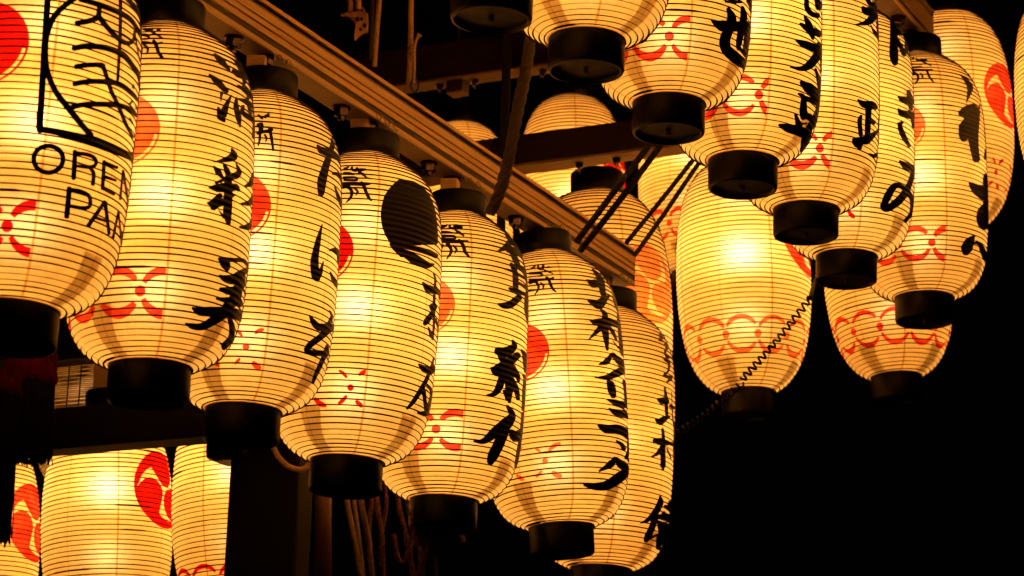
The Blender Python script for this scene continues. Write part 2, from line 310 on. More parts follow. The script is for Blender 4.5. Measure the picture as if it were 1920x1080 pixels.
INK = {
    'L1': [
        [5,4457,-11,4453,16,4434,-20,4424,17,4401,-19,4390,18,4373,-18,4362,18,4345,-17,4334,19,4311,-16,4302,20,4264,-15,4257,21,4202,-14,4196,22,4175,-14,4169,22,4146,-13,4140,23,4115,-13,4109,23,4081,-12,4075,24,4046,-12,4040,24,4009,-11,4003,24,3971,-11,3965,25,3931,-10,3926,25,3891,-10,3886,26,3851,-9,3845,26,3810,-9,3804,27,3768,-8,3763,27,3727,-7,3721,28,3686,-7,3680,29,3646,-6,3640,29,3607,-6,3601,30,3569,-5,3563,30,3533,-4,3527,31,3497,-4,3490,32,3461,-3,3454,32,3424,-3,3417,33,3387,-2,3380,34,3351,-1,3343,34,3313,-1,3306,35,3276,0,3269,36,3239,1,3232,36,3202,2,3195,37,3165,2,3158,38,3129,3,3121,39,3092,4,3085,39,3056,4,3048,40,3020,5,3012,41,2984,5,2977,41,2949,6,2942,42,2914,7,2907,42,2877,7,2871,43,2842,7,2835,43,2806,8,2800,44,2771,8,2765,44,2736,9,2730,45,2702,9,2696,45,2668,10,2662,46,2634,10,2628,46,2600,10,2594,47,2566,11,2560,47,2532,11,2527,48,2499,11,2493,48,2465,12,2459,49,2431,12,2426,49,2398,12,2392,50,2364,13,2358,50,2330,13,2324,40,2302,24,2299],
        [222,4545,213,4575,220,4509,201,4576,208,4482,189,4550,196,4455,178,4524,185,4430,166,4499,174,4404,155,4472,163,4378,143,4444,152,4349,131,4413,143,4325,122,4388,134,4300,113,4362,125,4273,103,4335,116,4247,94,4308,107,4221,85,4279,99,4195,76,4251,92,4170,68,4223,85,4145,60,4196,78,4118,52,4167,72,4090,45,4138,67,4064,38,4109,62,4037,32,4079,58,4010,27,4047,54,3982,21,4015,50,3951,17,3980,47,3923,14,3948,44,3893,11,3914,41,3863,8,3880,39,3831,6,3845,37,3798,4,3809,35,3765,3,3772,34,3731,2,3735,33,3696,2,3697,32,3665,1,3663,32,3632,2,3627,33,3597,2,3591,34,3563,3,3554,35,3528,4,3517,36,3493,5,3481,37,3459,7,3445,39,3426,8,3411,41,3395,10,3378,43,3362,13,3343,45,3331,15,3310,48,3302,18,3278,50,3273,21,3246,53,3245,24,3215,57,3217,28,3184,61,3189,32,3153,65,3160,37,3121,70,3133,42,3091,75,3106,47,3062,80,3079,52,3033,86,3052,58,3003,92,3025,65,2974,98,2998,71,2945,105,2972,78,2916,112,2947,86,2888,119,2922,93,2860,127,2898,101,2834,135,2876,110,2808,143,2854,119,2783,152,2832,128,2759,162,2810,137,2736,171,2788,147,2713,181,2766,156,2690,191,2744,166,2667,201,2721,175,2644,211,2699,184,2622,220,2676,194,2600,230,2653,204,2577,241,2630,214,2554,251,2607,225,2531,261,2585,235,2509,271,2564,245,2487,280,2544,254,2468,289,2527,263,2450,297,2511,271,2434,310,2488,284,2409,320,2472,295,2390,329,2460,304,2376,338,2448,312,2363,348,2435,321,2349,348,2400,336,2361],
        [178,4436,175,4399,187,4459,180,4376,200,4459,193,4374,213,4459,206,4373,226,4460,219,4373,239,4462,232,4373,252,4463,245,4373,266,4465,258,4373,281,4467,272,4373,296,4469,286,4373,312,4470,300,4373,326,4471,314,4373,342,4472,330,4373,359,4473,346,4374,376,4475,362,4375,394,4477,379,4377,413,4480,397,4378,431,4482,414,4380,450,4485,430,4382,467,4488,446,4383,484,4490,461,4384,506,4492,481,4386,527,4493,499,4388,547,4494,515,4389,567,4494,530,4388,586,4492,545,4387,605,4489,560,4384,627,4485,576,4379,648,4478,592,4373,670,4468,609,4364,691,4457,625,4353,713,4447,643,4341,738,4441,661,4330,770,4441,683,4321,838,4478,708,4317,798,4418,742,4347],
        [495,4805,477,4788,504,4800,465,4761,501,4757,462,4719,497,4714,459,4676,494,4671,458,4636,493,4631,458,4597,493,4593,458,4559,493,4555,458,4521,492,4516,458,4483,492,4478,458,4444,492,4440,458,4406,492,4401,458,4368,492,4362,458,4330,492,4324,458,4291,491,4285,458,4253,491,4246,459,4216,492,4209,460,4179,493,4171,461,4141,494,4133,462,4104,495,4095,462,4066,495,4059,463,4030,496,4022,464,3993,496,3985,464,3957,496,3947,465,3920,496,3910,465,3883,496,3872,465,3846,496,3835,466,3808,496,3797,466,3771,496,3759,466,3733,496,3721,467,3696,496,3683,467,3659,497,3646,468,3622,497,3608,469,3585,498,3571,469,3548,498,3534,470,3511,499,3497,471,3474,499,3460,472,3437,500,3423,472,3401,500,3387,473,3364,493,3368,481,3358],
        [318,4412,303,4401,328,4398,294,4375,328,4359,293,4332,328,4316,292,4291,327,4268,291,4258,322,4218,288,4238,310,4173,284,4223,296,4140,277,4207,280,4113,266,4186,264,4086,251,4163,253,4070,241,4148,241,4054,231,4134,228,4038,219,4119,215,4023,206,4103,202,4008,194,4088,190,3994,181,4073,178,3980,169,4059,168,3993,164,4028],
        [309,4261,296,4226,323,4271,295,4191,333,4251,305,4172,343,4232,314,4153,353,4213,324,4134,363,4194,334,4115,373,4176,345,4097,383,4160,355,4079,394,4144,367,4062,406,4128,378,4046,419,4113,391,4030,432,4099,404,4015,445,4086,417,4001,458,4075,431,3989,471,4066,444,3979,482,4060,458,3971,502,4054,480,3965,521,4054,502,3964,537,4058,525,3972,551,4067,550,3989,568,4083,583,4028,583,4103,616,4085,597,4137,640,4151,603,4163,649,4198,607,4202,652,4241,610,4245,654,4286,615,4292,657,4332,621,4340,662,4377,633,4361,651,4378],
        [636,4324,623,4308,646,4327,616,4291,650,4300,620,4263,655,4272,625,4237,660,4246,631,4211,667,4221,638,4185,675,4196,644,4160,682,4171,651,4133,691,4145,658,4106,699,4122,666,4083,707,4098,674,4059,716,4074,683,4035,726,4050,692,4011,737,4027,702,3987,748,4005,713,3964,761,3984,724,3942,775,3964,736,3920,765,3948,747,3928],
        [160,3633,164,3596,165,3664,174,3583,177,3679,187,3598,189,3694,199,3613,201,3711,211,3629,214,3728,223,3643,229,3744,236,3656,246,3759,250,3668,260,3770,263,3677,275,3780,276,3687,290,3790,291,3696,307,3800,307,3706,324,3810,322,3715,341,3819,338,3723,359,3828,354,3731,376,3835,370,3737,394,3841,385,3741,412,3847,401,3745,430,3852,418,3749,449,3857,434,3752,468,3861,450,3754,487,3864,466,3754,506,3866,481,3754,526,3866,495,3752,549,3860,513,3750,571,3850,529,3743,591,3837,545,3734,610,3824,562,3723,629,3810,578,3711,647,3798,595,3701,666,3787,613,3692,686,3777,631,3684,706,3766,648,3676,726,3756,666,3668,746,3745,683,3659,765,3732,698,3650,784,3714,713,3634,795,3688,725,3614,801,3659,735,3591,806,3630,744,3567,816,3605,756,3545,798,3580,772,3553],
        [184,3363,188,3327,190,3392,198,3314,201,3404,209,3327,213,3416,221,3340,225,3429,233,3354,237,3442,245,3367,250,3456,257,3380,264,3468,269,3393,278,3482,283,3406,295,3496,299,3420,311,3511,315,3434,328,3524,331,3447,343,3536,344,3457,358,3544,351,3462,379,3534,352,3467,384,3497,352,3452,389,3482,359,3429,395,3457,364,3407,401,3428,371,3379,410,3391,380,3343,415,3369,385,3321,421,3343,391,3295,428,3314,397,3267,434,3285,403,3238,441,3256,410,3208,448,3228,417,3179,455,3202,425,3152,462,3179,432,3127,471,3155,441,3100,479,3136,450,3078,489,3118,459,3059,499,3099,468,3040,510,3078,478,3019,523,3051,489,2992,531,3031,497,2974,540,3010,505,2952,550,2987,515,2929,561,2963,524,2905,572,2939,535,2880,584,2915,545,2856,595,2893,557,2832,607,2872,568,2810,620,2853,579,2790,631,2837,590,2772,648,2818,607,2752,664,2802,623,2736,682,2790,640,2723,700,2780,657,2713,721,2772,676,2704,745,2767,696,2697,774,2765,719,2692,768,2743,741,2709],
        [184,3095,188,3060,189,3124,198,3048,200,3138,210,3063,212,3152,222,3077,223,3167,233,3092,236,3183,245,3106,250,3198,258,3120,266,3214,272,3135,280,3226,285,3146,294,3239,299,3158,310,3252,314,3171,327,3265,330,3184,344,3279,347,3197,361,3292,363,3210,378,3305,379,3222,394,3316,395,3232,412,3328,411,3243,429,3339,427,3253,446,3350,443,3262,463,3360,458,3270,481,3369,473,3276,500,3376,487,3281,520,3382,502,3284,541,3384,518,3286,562,3384,535,3286,585,3383,553,3284,607,3381,573,3282,630,3380,592,3280,653,3380,611,3278,676,3382,629,3278,712,3384,658,3280,746,3385,683,3281,782,3391,710,3283,854,3430,746,3291,841,3398,783,3327],
        [164,2698,170,2664,168,2730,181,2654,179,2745,192,2671,189,2761,203,2688,200,2778,214,2706,212,2795,225,2723,224,2812,236,2739,237,2829,247,2754,250,2844,258,2768,264,2859,271,2781,279,2873,285,2793,294,2886,299,2804,310,2899,314,2816,326,2911,329,2827,342,2924,345,2839,358,2937,361,2852,374,2950,378,2865,391,2965,395,2880,409,2980,412,2894,427,2995,430,2909,447,3010,448,2923,466,3025,466,2936,487,3039,484,2948,507,3051,503,2960,529,3063,522,2972,552,3075,543,2984,576,3087,564,2995,600,3099,585,3006,626,3110,605,3016,652,3121,623,3023,687,3130,646,3032,719,3134,667,3036,750,3136,690,3037,784,3144,717,3041,854,3185,753,3053,851,3162,791,3090],
        [666,3495,647,3476,679,3497,637,3455,682,3472,639,3429,685,3446,642,3403,673,3423,653,3404],
        [621,3129,633,3129,618,3141,646,3142,635,3185,665,3189,654,3232,687,3238,668,3246,683,3249],
        [747,3226,724,3201,767,3238,715,3182,777,3228,722,3168,789,3218,729,3154,774,3193,747,3164],
        [649,2961,640,2947,658,2967,637,2935,677,2952,652,2915,699,2939,668,2896,723,2928,686,2878,717,2911,700,2888],
        [559,4788,532,4732,590,4819,526,4691,606,4809,541,4682,625,4801,559,4675,646,4796,576,4669,670,4792,595,4664,696,4789,612,4659,724,4787,630,4653,755,4781,651,4646,793,4781,673,4637,825,4775,695,4627,827,4739,722,4621,830,4704,757,4623,828,4694,786,4649],
        [29,2600,14,2593,40,2580,5,2564,42,2544,7,2528,44,2505,9,2489,46,2467,11,2451,48,2430,13,2414,49,2397,15,2381,51,2370,16,2354,53,2333,18,2318,54,2311,19,2296,55,2289,20,2274,46,2260,31,2254],
        [17,2330,17,2289,25,2356,25,2263,37,2357,37,2263,49,2359,49,2263,62,2361,62,2264,74,2362,74,2264,86,2364,86,2265,99,2366,97,2265,111,2367,108,2264,124,2368,120,2263,137,2367,132,2261,149,2367,144,2259,161,2366,155,2257,173,2366,168,2255,185,2366,180,2253,197,2366,192,2253,210,2367,205,2253,222,2368,217,2253,235,2370,230,2254,248,2372,243,2254,262,2374,257,2255,273,2376,269,2257,285,2380,281,2258,297,2384,293,2261,311,2388,305,2263,325,2392,318,2264,340,2396,331,2265,357,2398,345,2265,371,2398,356,2264,386,2399,369,2262,401,2398,383,2261,417,2398,398,2258,434,2398,413,2256,451,2399,429,2255,469,2400,446,2253,487,2402,463,2253,504,2404,480,2253,525,2406,500,2256,547,2410,522,2261,572,2415,545,2268,598,2421,569,2275,626,2430,594,2284,655,2440,619,2293,686,2452,642,2303,721,2466,661,2311,785,2491,696,2327,881,2544,721,2337,888,2520,751,2348,892,2495,801,2374,895,2470,887,2447],
        [664,2369,683,2358,668,2399,712,2376,696,2438,746,2423,728,2481,792,2481,769,2533,882,2578,841,2613,891,2597,886,2642,893,2620],
        [186,1951,173,1948,193,1934,165,1928,193,1901,165,1898,192,1864,164,1873,187,1826,161,1848,180,1791,157,1824,172,1758,151,1802,161,1729,143,1781,149,1703,135,1763,136,1683,125,1748,122,1668,115,1738,108,1658,105,1731,93,1655,94,1728,79,1657,83,1730,65,1666,73,1736,52,1679,64,1745,40,1699,55,1759,29,1723,48,1776,20,1752,42,1795,13,1784,37,1817,8,1819,34,1840,6,1855,32,1864,5,1893,32,1889,7,1930,33,1914,12,1966,36,1938,18,1999,41,1961,26,2030,46,1983,36,2058,54,2003,48,2081,62,2020,61,2100,71,2033,74,2114,81,2044,88,2123,91,2050,103,2127,102,2053,117,2125,112,2052,131,2118,123,2046,145,2106,132,2038,157,2088,141,2025,168,2066,149,2009,177,2039,155,1991,185,2008,160,1971,190,1975,163,1947,193,1943,166,1919,187,1919,175,1908],
        [249,2116,236,2110,257,2102,228,2087,258,2067,229,2052,259,2032,230,2018,260,1998,231,1983,261,1963,231,1949,262,1929,232,1914,263,1894,233,1880,264,1860,234,1845,265,1825,235,1811,266,1791,236,1776,267,1756,237,1742,267,1722,238,1707,268,1687,239,1673,261,1665,247,1658],
        [236,2075,236,2048,242,2093,242,2033,256,2099,257,2038,271,2105,271,2043,286,2112,286,2050,301,2119,301,2055,316,2124,314,2059,330,2127,324,2060,347,2125,339,2059,363,2119,350,2055,376,2108,359,2048,387,2091,365,2041,396,2060,370,2026,399,2021,371,2008,395,1981,370,1993,385,1946,366,1980,369,1916,358,1966,348,1892,342,1948,336,1883,333,1941,323,1876,321,1933,308,1870,308,1926,294,1864,294,1919,279,1860,279,1913,265,1855,265,1907,252,1850,251,1901,247,1862,246,1885],
        [345,1940,336,1918,355,1945,335,1896,364,1928,344,1877,374,1912,352,1861,384,1891,359,1845,392,1860,363,1826,395,1827,365,1805,396,1792,366,1776,396,1756,366,1742,396,1721,365,1707,396,1688,365,1672,387,1667,374,1660],
        [450,2110,436,2100,459,2101,428,2079,460,2065,429,2044,461,2030,430,2009,462,1995,431,1974,463,1960,432,1939,464,1925,433,1904,466,1890,434,1869,467,1855,435,1834,468,1820,436,1799,469,1785,437,1764,470,1751,438,1729,472,1716,440,1694,473,1681,441,1660,464,1660,450,1650],
        [436,2078,432,2050,445,2097,438,2033,461,2098,454,2035,478,2100,470,2038,494,2102,487,2042,512,2105,504,2046,530,2109,522,2051,550,2114,541,2056,570,2120,561,2063,576,2107,572,2081],
        [449,1873,447,1845,459,1892,453,1829,476,1895,470,1835,493,1898,488,1841,512,1902,506,1848,531,1907,525,1856,551,1913,546,1865,572,1920,567,1875,578,1910,576,1890],
        [447,1705,442,1677,458,1721,446,1658,475,1716,463,1656,494,1712,482,1654,512,1709,501,1653,532,1707,520,1652,553,1706,541,1653,575,1706,563,1654,579,1692,574,1669],
        [640,2126,625,2115,649,2124,617,2099,649,2089,617,2064,650,2055,618,2030,651,2021,618,1996,652,1987,619,1962,654,1953,620,1928,655,1920,621,1894,656,1886,622,1860,657,1852,622,1826,659,1818,623,1792,660,1785,624,1757,661,1751,625,1724,663,1717,625,1690,664,1684,626,1656,653,1665,636,1652],
        [642,2126,626,2109,655,2128,619,2090,663,2099,627,2060,672,2070,635,2031,682,2043,644,2003,692,2015,653,1974,703,1989,663,1946,715,1962,672,1919,728,1937,683,1891,742,1912,694,1864,757,1889,705,1838,774,1867,718,1812,795,1848,731,1787,821,1833,745,1763,875,1842,762,1740,892,1816,780,1720,895,1780,803,1702,890,1766,846,1730],
        [884,2190,848,2163,886,2185,820,2133,886,2150,819,2098,886,2115,820,2064,886,2081,823,2033,893,2052,827,2001,894,2018,830,1970,894,1983,834,1939,895,1949,838,1908,895,1914,843,1877,895,1880,848,1847,896,1845,854,1817,896,1811,861,1789,896,1776,871,1763,892,1768,888,1769],
        [241,1559,227,1554,250,1543,219,1532,251,1509,219,1498,251,1475,219,1464,252,1442,220,1431,253,1408,220,1397,253,1375,221,1364,254,1341,222,1330,255,1308,222,1297,255,1274,223,1263,256,1241,223,1230,257,1208,224,1196,258,1174,224,1163,258,1141,225,1129,259,1107,225,1096,250,1084,235,1079],
        [228,1522,228,1496,234,1540,234,1481,249,1544,248,1483,263,1549,263,1487,279,1554,278,1491,294,1557,291,1493,309,1558,304,1493,324,1555,316,1490,338,1551,329,1487,353,1544,340,1481,366,1533,349,1473,378,1514,355,1465,388,1481,361,1445,394,1441,365,1417,396,1400,367,1388,394,1360,367,1370,382,1318,363,1356,364,1288,354,1343,342,1268,337,1329,327,1261,326,1322,312,1256,312,1316,295,1253,296,1312,279,1251,280,1309,262,1250,264,1306,247,1248,248,1302,242,1262,242,1286],
        [502,1525,488,1530,506,1507,476,1517,498,1471,467,1482,490,1436,459,1447,481,1400,451,1412,473,1365,443,1378,465,1330,435,1343,458,1295,427,1309,450,1261,419,1275,442,1226,412,1241,435,1192,404,1208,427,1158,397,1174,420,1124,389,1141,412,1090,382,1107,406,1057,375,1075,394,1046,380,1054],
        [497,1524,482,1508,509,1520,475,1486,514,1489,481,1456,520,1459,486,1426,525,1429,492,1396,531,1399,498,1366,537,1369,504,1336,544,1339,510,1306,550,1309,516,1276,556,1280,523,1246,563,1250,529,1217,570,1220,535,1187,577,1191,542,1158,584,1162,549,1128,591,1133,556,1099,598,1103,564,1071,591,1084,576,1069],
        [437,1234,435,1211,444,1249,440,1198,463,1252,459,1202,482,1255,479,1207,503,1259,499,1213,524,1264,520,1220,546,1271,543,1228,552,1261,551,1242],
        [651,1508,636,1499,660,1504,627,1484,659,1468,626,1448,658,1433,625,1413,658,1398,624,1377,657,1362,622,1342,657,1327,621,1306,657,1292,620,1271,656,1257,619,1235,656,1221,618,1200,655,1186,617,1165,655,1151,616,1129,654,1116,615,1094,655,1081,616,1060,644,1064,626,1055],
        [649,1494,637,1482,659,1495,631,1469,668,1466,639,1439,677,1438,647,1410,687,1411,656,1381,698,1383,664,1352,709,1356,673,1324,721,1330,683,1296,733,1304,693,1268,747,1279,703,1240,762,1255,714,1213,780,1233,726,1187,800,1213,739,1161,826,1197,753,1136,873,1197,768,1112,900,1179,786,1090,895,1166,815,1103],
        [827,1518,802,1499,847,1529,790,1486,840,1488,789,1450,839,1453,787,1415,839,1418,786,1379,838,1383,785,1344,838,1348,783,1308,837,1313,782,1273,837,1278,781,1237,836,1243,779,1202,836,1208,778,1167,815,1187,790,1170],
    ],
    'L2': [
        [337,5036,325,5007,349,5045,322,4982,363,5034,327,4952,377,5024,333,4923,391,5014,340,4896,406,5003,348,4869,422,4992,356,4842,428,4963,370,4832,433,4934,384,4821,440,4906,398,4809,449,4880,413,4798,458,4854,429,4788,468,4828,445,4778,465,4809,455,4787],
        [273,4605,268,4587,280,4611,268,4570,294,4603,277,4544,309,4595,286,4520,323,4587,294,4495,339,4578,303,4469,356,4567,313,4441,367,4544,325,4426,379,4521,338,4409,392,4496,352,4391,404,4472,367,4373,417,4448,381,4354,430,4424,396,4337,428,4390,413,4350],
        [375,4360,361,4353,383,4347,352,4331,377,4304,353,4292,372,4262,353,4252,368,4221,355,4214,364,4180,356,4177,361,4175,358,4173],
        [343,4073,335,4062,350,4070,331,4046,361,4042,331,4002,373,4014,331,3958,385,3990,332,3913,395,3977,334,3867,396,3942,353,3846,399,3908,370,3838,404,3872,388,3833,403,3855,395,3838],
        [457,4364,452,4365,459,4356,446,4358,452,4317,434,4321,446,4280,423,4285,441,4243,412,4249,436,4206,402,4212,431,4168,392,4173,428,4134,383,4137,425,4097,375,4100,421,4060,367,4062,418,4021,359,4024,414,3982,352,3986,411,3943,344,3950,386,3904,356,3908],
        [556,5093,537,5061,575,5111,531,5038,610,5121,540,5011,659,5139,549,4986,743,5173,550,4952,733,5124,555,4926,720,5067,561,4893,702,5007,568,4857,687,4953,574,4824,676,4906,580,4796,675,4870,585,4770,671,4834,588,4745,664,4794,590,4722,652,4744,586,4689,636,4698,580,4655,623,4656,576,4622,607,4629,586,4614],
        [480,4838,471,4813,491,4851,471,4796,518,4864,482,4770,545,4880,495,4745,579,4905,517,4726,602,4918,543,4734,645,4948,573,4748,724,5009,607,4767,791,5050,645,4791,802,5046,690,4822,812,5033,799,4917,822,5023,807,4917,837,5000,801,4917,843,4958,819,4916,844,4917,851,4913,866,4916,863,4907],
        [804,4969,787,4956,816,4958,738,4890,815,4919,752,4864,852,4915,769,4840,858,4880,794,4824,860,4841,824,4810,850,4812,836,4799],
        [522,4598,516,4580,530,4607,517,4568,552,4612,531,4556,574,4619,546,4545,599,4628,561,4533,629,4637,577,4521,663,4643,599,4514,707,4656,625,4507,786,4701,652,4501,834,4711,676,4497,839,4675,712,4510,856,4657,749,4525,873,4641,820,4570,870,4616,863,4599],
        [508,4366,496,4357,514,4359,488,4341,515,4321,480,4298,516,4284,473,4255,518,4250,468,4210,523,4218,466,4161,528,4189,470,4122,534,4156,475,4083,542,4122,481,4044,551,4088,487,4009,558,4054,491,3977,557,4008,501,3947,555,3966,510,3919,552,3926,519,3891,550,3885,529,3863,544,3871,535,3861],
        [520,4355,516,4333,530,4372,520,4321,552,4386,539,4323,576,4404,559,4327,604,4422,579,4331,637,4441,598,4331,673,4454,624,4337,721,4475,653,4344,796,4517,683,4350,860,4539,710,4353,866,4505,736,4358,869,4471,761,4361,871,4433,785,4358,871,4391,805,4341,871,4355,789,4296,870,4315,771,4243,869,4274,759,4192,883,4244,747,4140,883,4204,736,4089,883,4167,727,4044,882,4127,724,4001,880,4090,722,3962,879,4054,719,3923,878,4018,716,3886,876,3982,714,3847,828,3926,743,3852],
        [589,4299,567,4286,599,4287,551,4260,593,4243,543,4217,589,4208,535,4168,591,4195,537,4117,602,4193,558,4090,629,4198,586,4083,663,4208,613,4081,696,4215,641,4086,736,4231,673,4096,802,4269,711,4112,817,4250,761,4166],
        [670,4385,641,4352,694,4396,627,4321,702,4371,631,4292,711,4346,636,4263,720,4318,642,4234,725,4293,648,4211,730,4266,654,4186,736,4240,661,4160,745,4217,667,4135,724,4179,689,4142],
        [700,4635,663,4605,723,4636,641,4570,707,4581,634,4523,692,4526,628,4475,680,4473,622,4428,659,4443,634,4423],
        [464,3459,457,3448,470,3459,455,3436,490,3442,454,3391,508,3422,451,3349,525,3389,446,3328,523,3312,441,3343,491,3252,447,3348,466,3224,437,3320,444,3202,424,3288,427,3186,412,3267,411,3172,400,3245,395,3159,386,3223,380,3148,373,3201,365,3137,360,3182,351,3127,347,3163,337,3119,335,3144,324,3110,322,3126,322,3112,321,3119],
        [325,3062,320,3050,330,3065,320,3038,346,3055,326,3004,362,3045,333,2970,380,3033,340,2935,387,3007,351,2923,393,2980,362,2910,400,2953,374,2896,406,2926,386,2882,405,2906,396,2886],
        [404,3147,396,3133,411,3149,393,3116,425,3129,398,3080,441,3109,403,3045,455,3085,406,3011,462,3050,414,2986,466,3015,420,2959,470,2982,427,2930,461,2949,442,2926],
        [511,3243,505,3235,515,3244,504,3226,531,3223,509,3189,549,3201,515,3152,566,3179,518,3118,579,3149,516,3096,578,3098,513,3087,560,3039,510,3090,535,2988,495,3069,515,2963,486,3049,494,2939,472,3023,472,2916,455,2994,452,2895,437,2965,433,2875,420,2937,417,2859,405,2910,398,2833,387,2879,381,2809,370,2851,364,2786,355,2824,348,2763,340,2797,342,2766,338,2782],
        [298,2686,298,2672,301,2696,301,2665,315,2717,315,2656,328,2737,328,2648,342,2758,343,2641,358,2782,360,2636,374,2791,377,2646,393,2803,397,2658,413,2817,417,2672,433,2831,438,2687,449,2843,458,2702,472,2861,485,2730,497,2882,505,2753,530,2899,511,2762,556,2880,517,2776,566,2851,531,2779,572,2824,550,2781,571,2807,561,2788],
        [454,2993,424,2969,474,2978,409,2924,477,2942,409,2886,480,2906,410,2849,484,2870,411,2812,487,2832,412,2775,490,2792,412,2736,491,2756,413,2702,493,2719,413,2667,494,2682,413,2630,494,2644,412,2592,495,2607,412,2554,496,2570,412,2517,496,2531,413,2480,496,2492,414,2441,495,2453,414,2403,495,2416,415,2364,495,2382,416,2327,496,2354,418,2291,494,2313,426,2251,493,2278,435,2218,493,2243,444,2192,492,2205,453,2165,484,2177,466,2159],
        [403,2631,388,2644,406,2602,374,2633,399,2562,361,2600,391,2523,348,2567,386,2488,335,2531,383,2460,323,2491,377,2437,318,2448,372,2411,317,2411,367,2381,317,2379,362,2349,316,2349,347,2322,326,2322],
        [291,2427,291,2408,295,2440,295,2398,309,2460,308,2387,322,2480,321,2375,334,2501,337,2366,347,2526,359,2365,358,2531,375,2386,373,2541,391,2409,389,2554,408,2433,407,2569,425,2459,426,2586,442,2485,444,2602,460,2510,462,2592,469,2551],
        [422,2593,435,2550,428,2641,458,2547,448,2659,473,2583,468,2678,488,2620,489,2697,504,2658,511,2718,520,2696,518,2718,522,2708],
        [380,2364,377,2358,383,2365,376,2352,393,2347,384,2329,404,2330,392,2305,414,2312,400,2282,425,2294,408,2259,436,2277,416,2236,435,2258,425,2239],
        [809,3351,784,3330,830,3364,771,3313,875,3365,748,3259,878,3327,729,3207,885,3292,712,3160,887,3256,695,3121,881,3216,688,3091,876,3179,683,3074,772,3058,676,3060,703,2986,663,3026,655,2942,635,2979,618,2909,608,2931,610,2907,605,2917],
        [875,3030,789,2959,880,3020,764,2927,885,2976,741,2865,890,2929,723,2812,891,2876,704,2780,881,2836,703,2773,750,2708,692,2755,696,2654,671,2729,650,2625,644,2692,612,2608,611,2654,580,2597,580,2618,576,2600,576,2609],
        [891,2792,881,2790,893,2779,864,2767,895,2738,836,2703,897,2697,824,2651,900,2655,812,2602,901,2613,797,2554,901,2573,778,2510,896,2525,753,2458,892,2482,729,2413,884,2442,708,2379,779,2326,692,2359,701,2256,678,2335,653,2225,650,2303,617,2209,616,2269,587,2196,585,2237,579,2201,578,2220],
        [402,1579,399,1563,407,1587,401,1552,428,1608,413,1523,453,1629,422,1494,486,1637,421,1468,505,1598,428,1465,516,1557,439,1448,523,1519,449,1434,515,1466,467,1424,503,1423,483,1409,499,1411,490,1405],
        [419,1585,419,1549,429,1612,430,1532,450,1623,451,1544,472,1634,473,1556,494,1647,496,1569,518,1660,519,1584,541,1673,543,1599,564,1689,569,1616,589,1709,595,1637,617,1730,621,1656,648,1751,643,1670,686,1769,659,1678,732,1778,681,1684,780,1782,704,1683,841,1796,729,1678,889,1797,754,1675,894,1759,774,1662,897,1722,784,1640,898,1688,798,1617,892,1670,884,1668],
        [892,1728,858,1745,890,1693,761,1683,824,1629,719,1637,764,1566,685,1599,727,1521,654,1562,699,1480,625,1522,684,1448,599,1486,668,1409,578,1452,649,1365,560,1424,625,1315,546,1408,590,1263,541,1407,548,1235,533,1392,514,1226,517,1375,488,1227,497,1361,466,1232,481,1349,446,1249,464,1337,433,1272,449,1331,423,1294,431,1327,421,1305,425,1320],
        [622,1493,578,1424,678,1523,572,1362,696,1508,589,1346,721,1495,607,1334,758,1478,618,1328,783,1437,621,1330,777,1373,615,1322,751,1309,601,1294,733,1262,582,1249,726,1231,564,1193,726,1213,556,1143,727,1184,552,1103,726,1145,550,1072,719,1092,548,1051,704,1031,544,1039,670,970,543,1022,638,922,535,995,609,883,523,961,585,850,509,924,563,820,495,887,528,807,499,838],
        [439,1115,437,1094,447,1127,442,1081,467,1140,459,1068,486,1154,479,1055,509,1173,506,1048,524,1185,529,1054,546,1202,554,1063,571,1221,581,1074,599,1243,610,1087,629,1267,641,1102,673,1248,679,1174],
        [420,941,420,926,425,951,425,918,442,963,442,916,460,974,460,913,479,987,480,912,503,1001,504,913,522,1016,526,914,546,1034,552,918,574,1055,581,924,604,1077,610,930,637,1100,635,934,685,1127,640,930,752,1122,648,947,781,1092,657,957,786,1066,685,959,773,1026,724,975],
        [253,718,251,704,258,724,253,694,274,727,264,672,288,730,275,650,301,737,292,627,315,748,315,611,324,752,333,613,338,758,351,617,353,766,370,623,370,775,389,631,388,786,409,638,407,796,428,646,426,807,446,653,447,818,468,661,470,831,492,669,494,844,516,679,518,858,540,688,543,871,564,697,567,884,586,705,602,900,619,720,639,917,648,732,683,935,671,741,748,959,680,745,859,984,700,760,912,967,735,771,919,929,794,790,920,890,909,861],
        [559,762,521,797,567,709,485,788,553,683,473,762,539,657,462,736,525,631,451,712,511,605,440,688,498,580,429,665,484,555,418,642,469,532,405,618,454,508,392,593,438,483,380,569,420,460,369,549,403,438,357,531,384,421,348,519,363,408,336,508,341,401,324,500,321,399,310,496,303,400,296,493,286,402,285,491,262,419,267,483,244,440,250,481,229,461,231,480,227,468,228,477],
        [609,744,587,719,634,747,582,690,656,727,597,663,681,708,613,638,711,687,627,614,741,661,640,590,761,633,652,568,780,604,665,543,807,578,676,516,833,551,685,490,852,521,690,470,854,475,684,444,833,425,673,416,827,393,662,386,828,381,654,349,809,355,686,311,805,330,727,295,794,312,757,295],
        [624,342,627,333,629,349,636,328,660,361,672,329,693,375,712,334,731,391,760,342,761,385,776,363],
        [-242,5402,-232,5376,-244,5421,-223,5365,-235,5435,-214,5376,-227,5448,-205,5387,-216,5434,-206,5407],
        [-186,5397,-176,5359,-186,5425,-165,5340,-173,5432,-153,5353,-159,5439,-142,5367,-148,5421,-141,5390],
        [-119,5393,-113,5359,-116,5417,-104,5340,-103,5422,-92,5346,-91,5429,-80,5352,-82,5410,-77,5376],
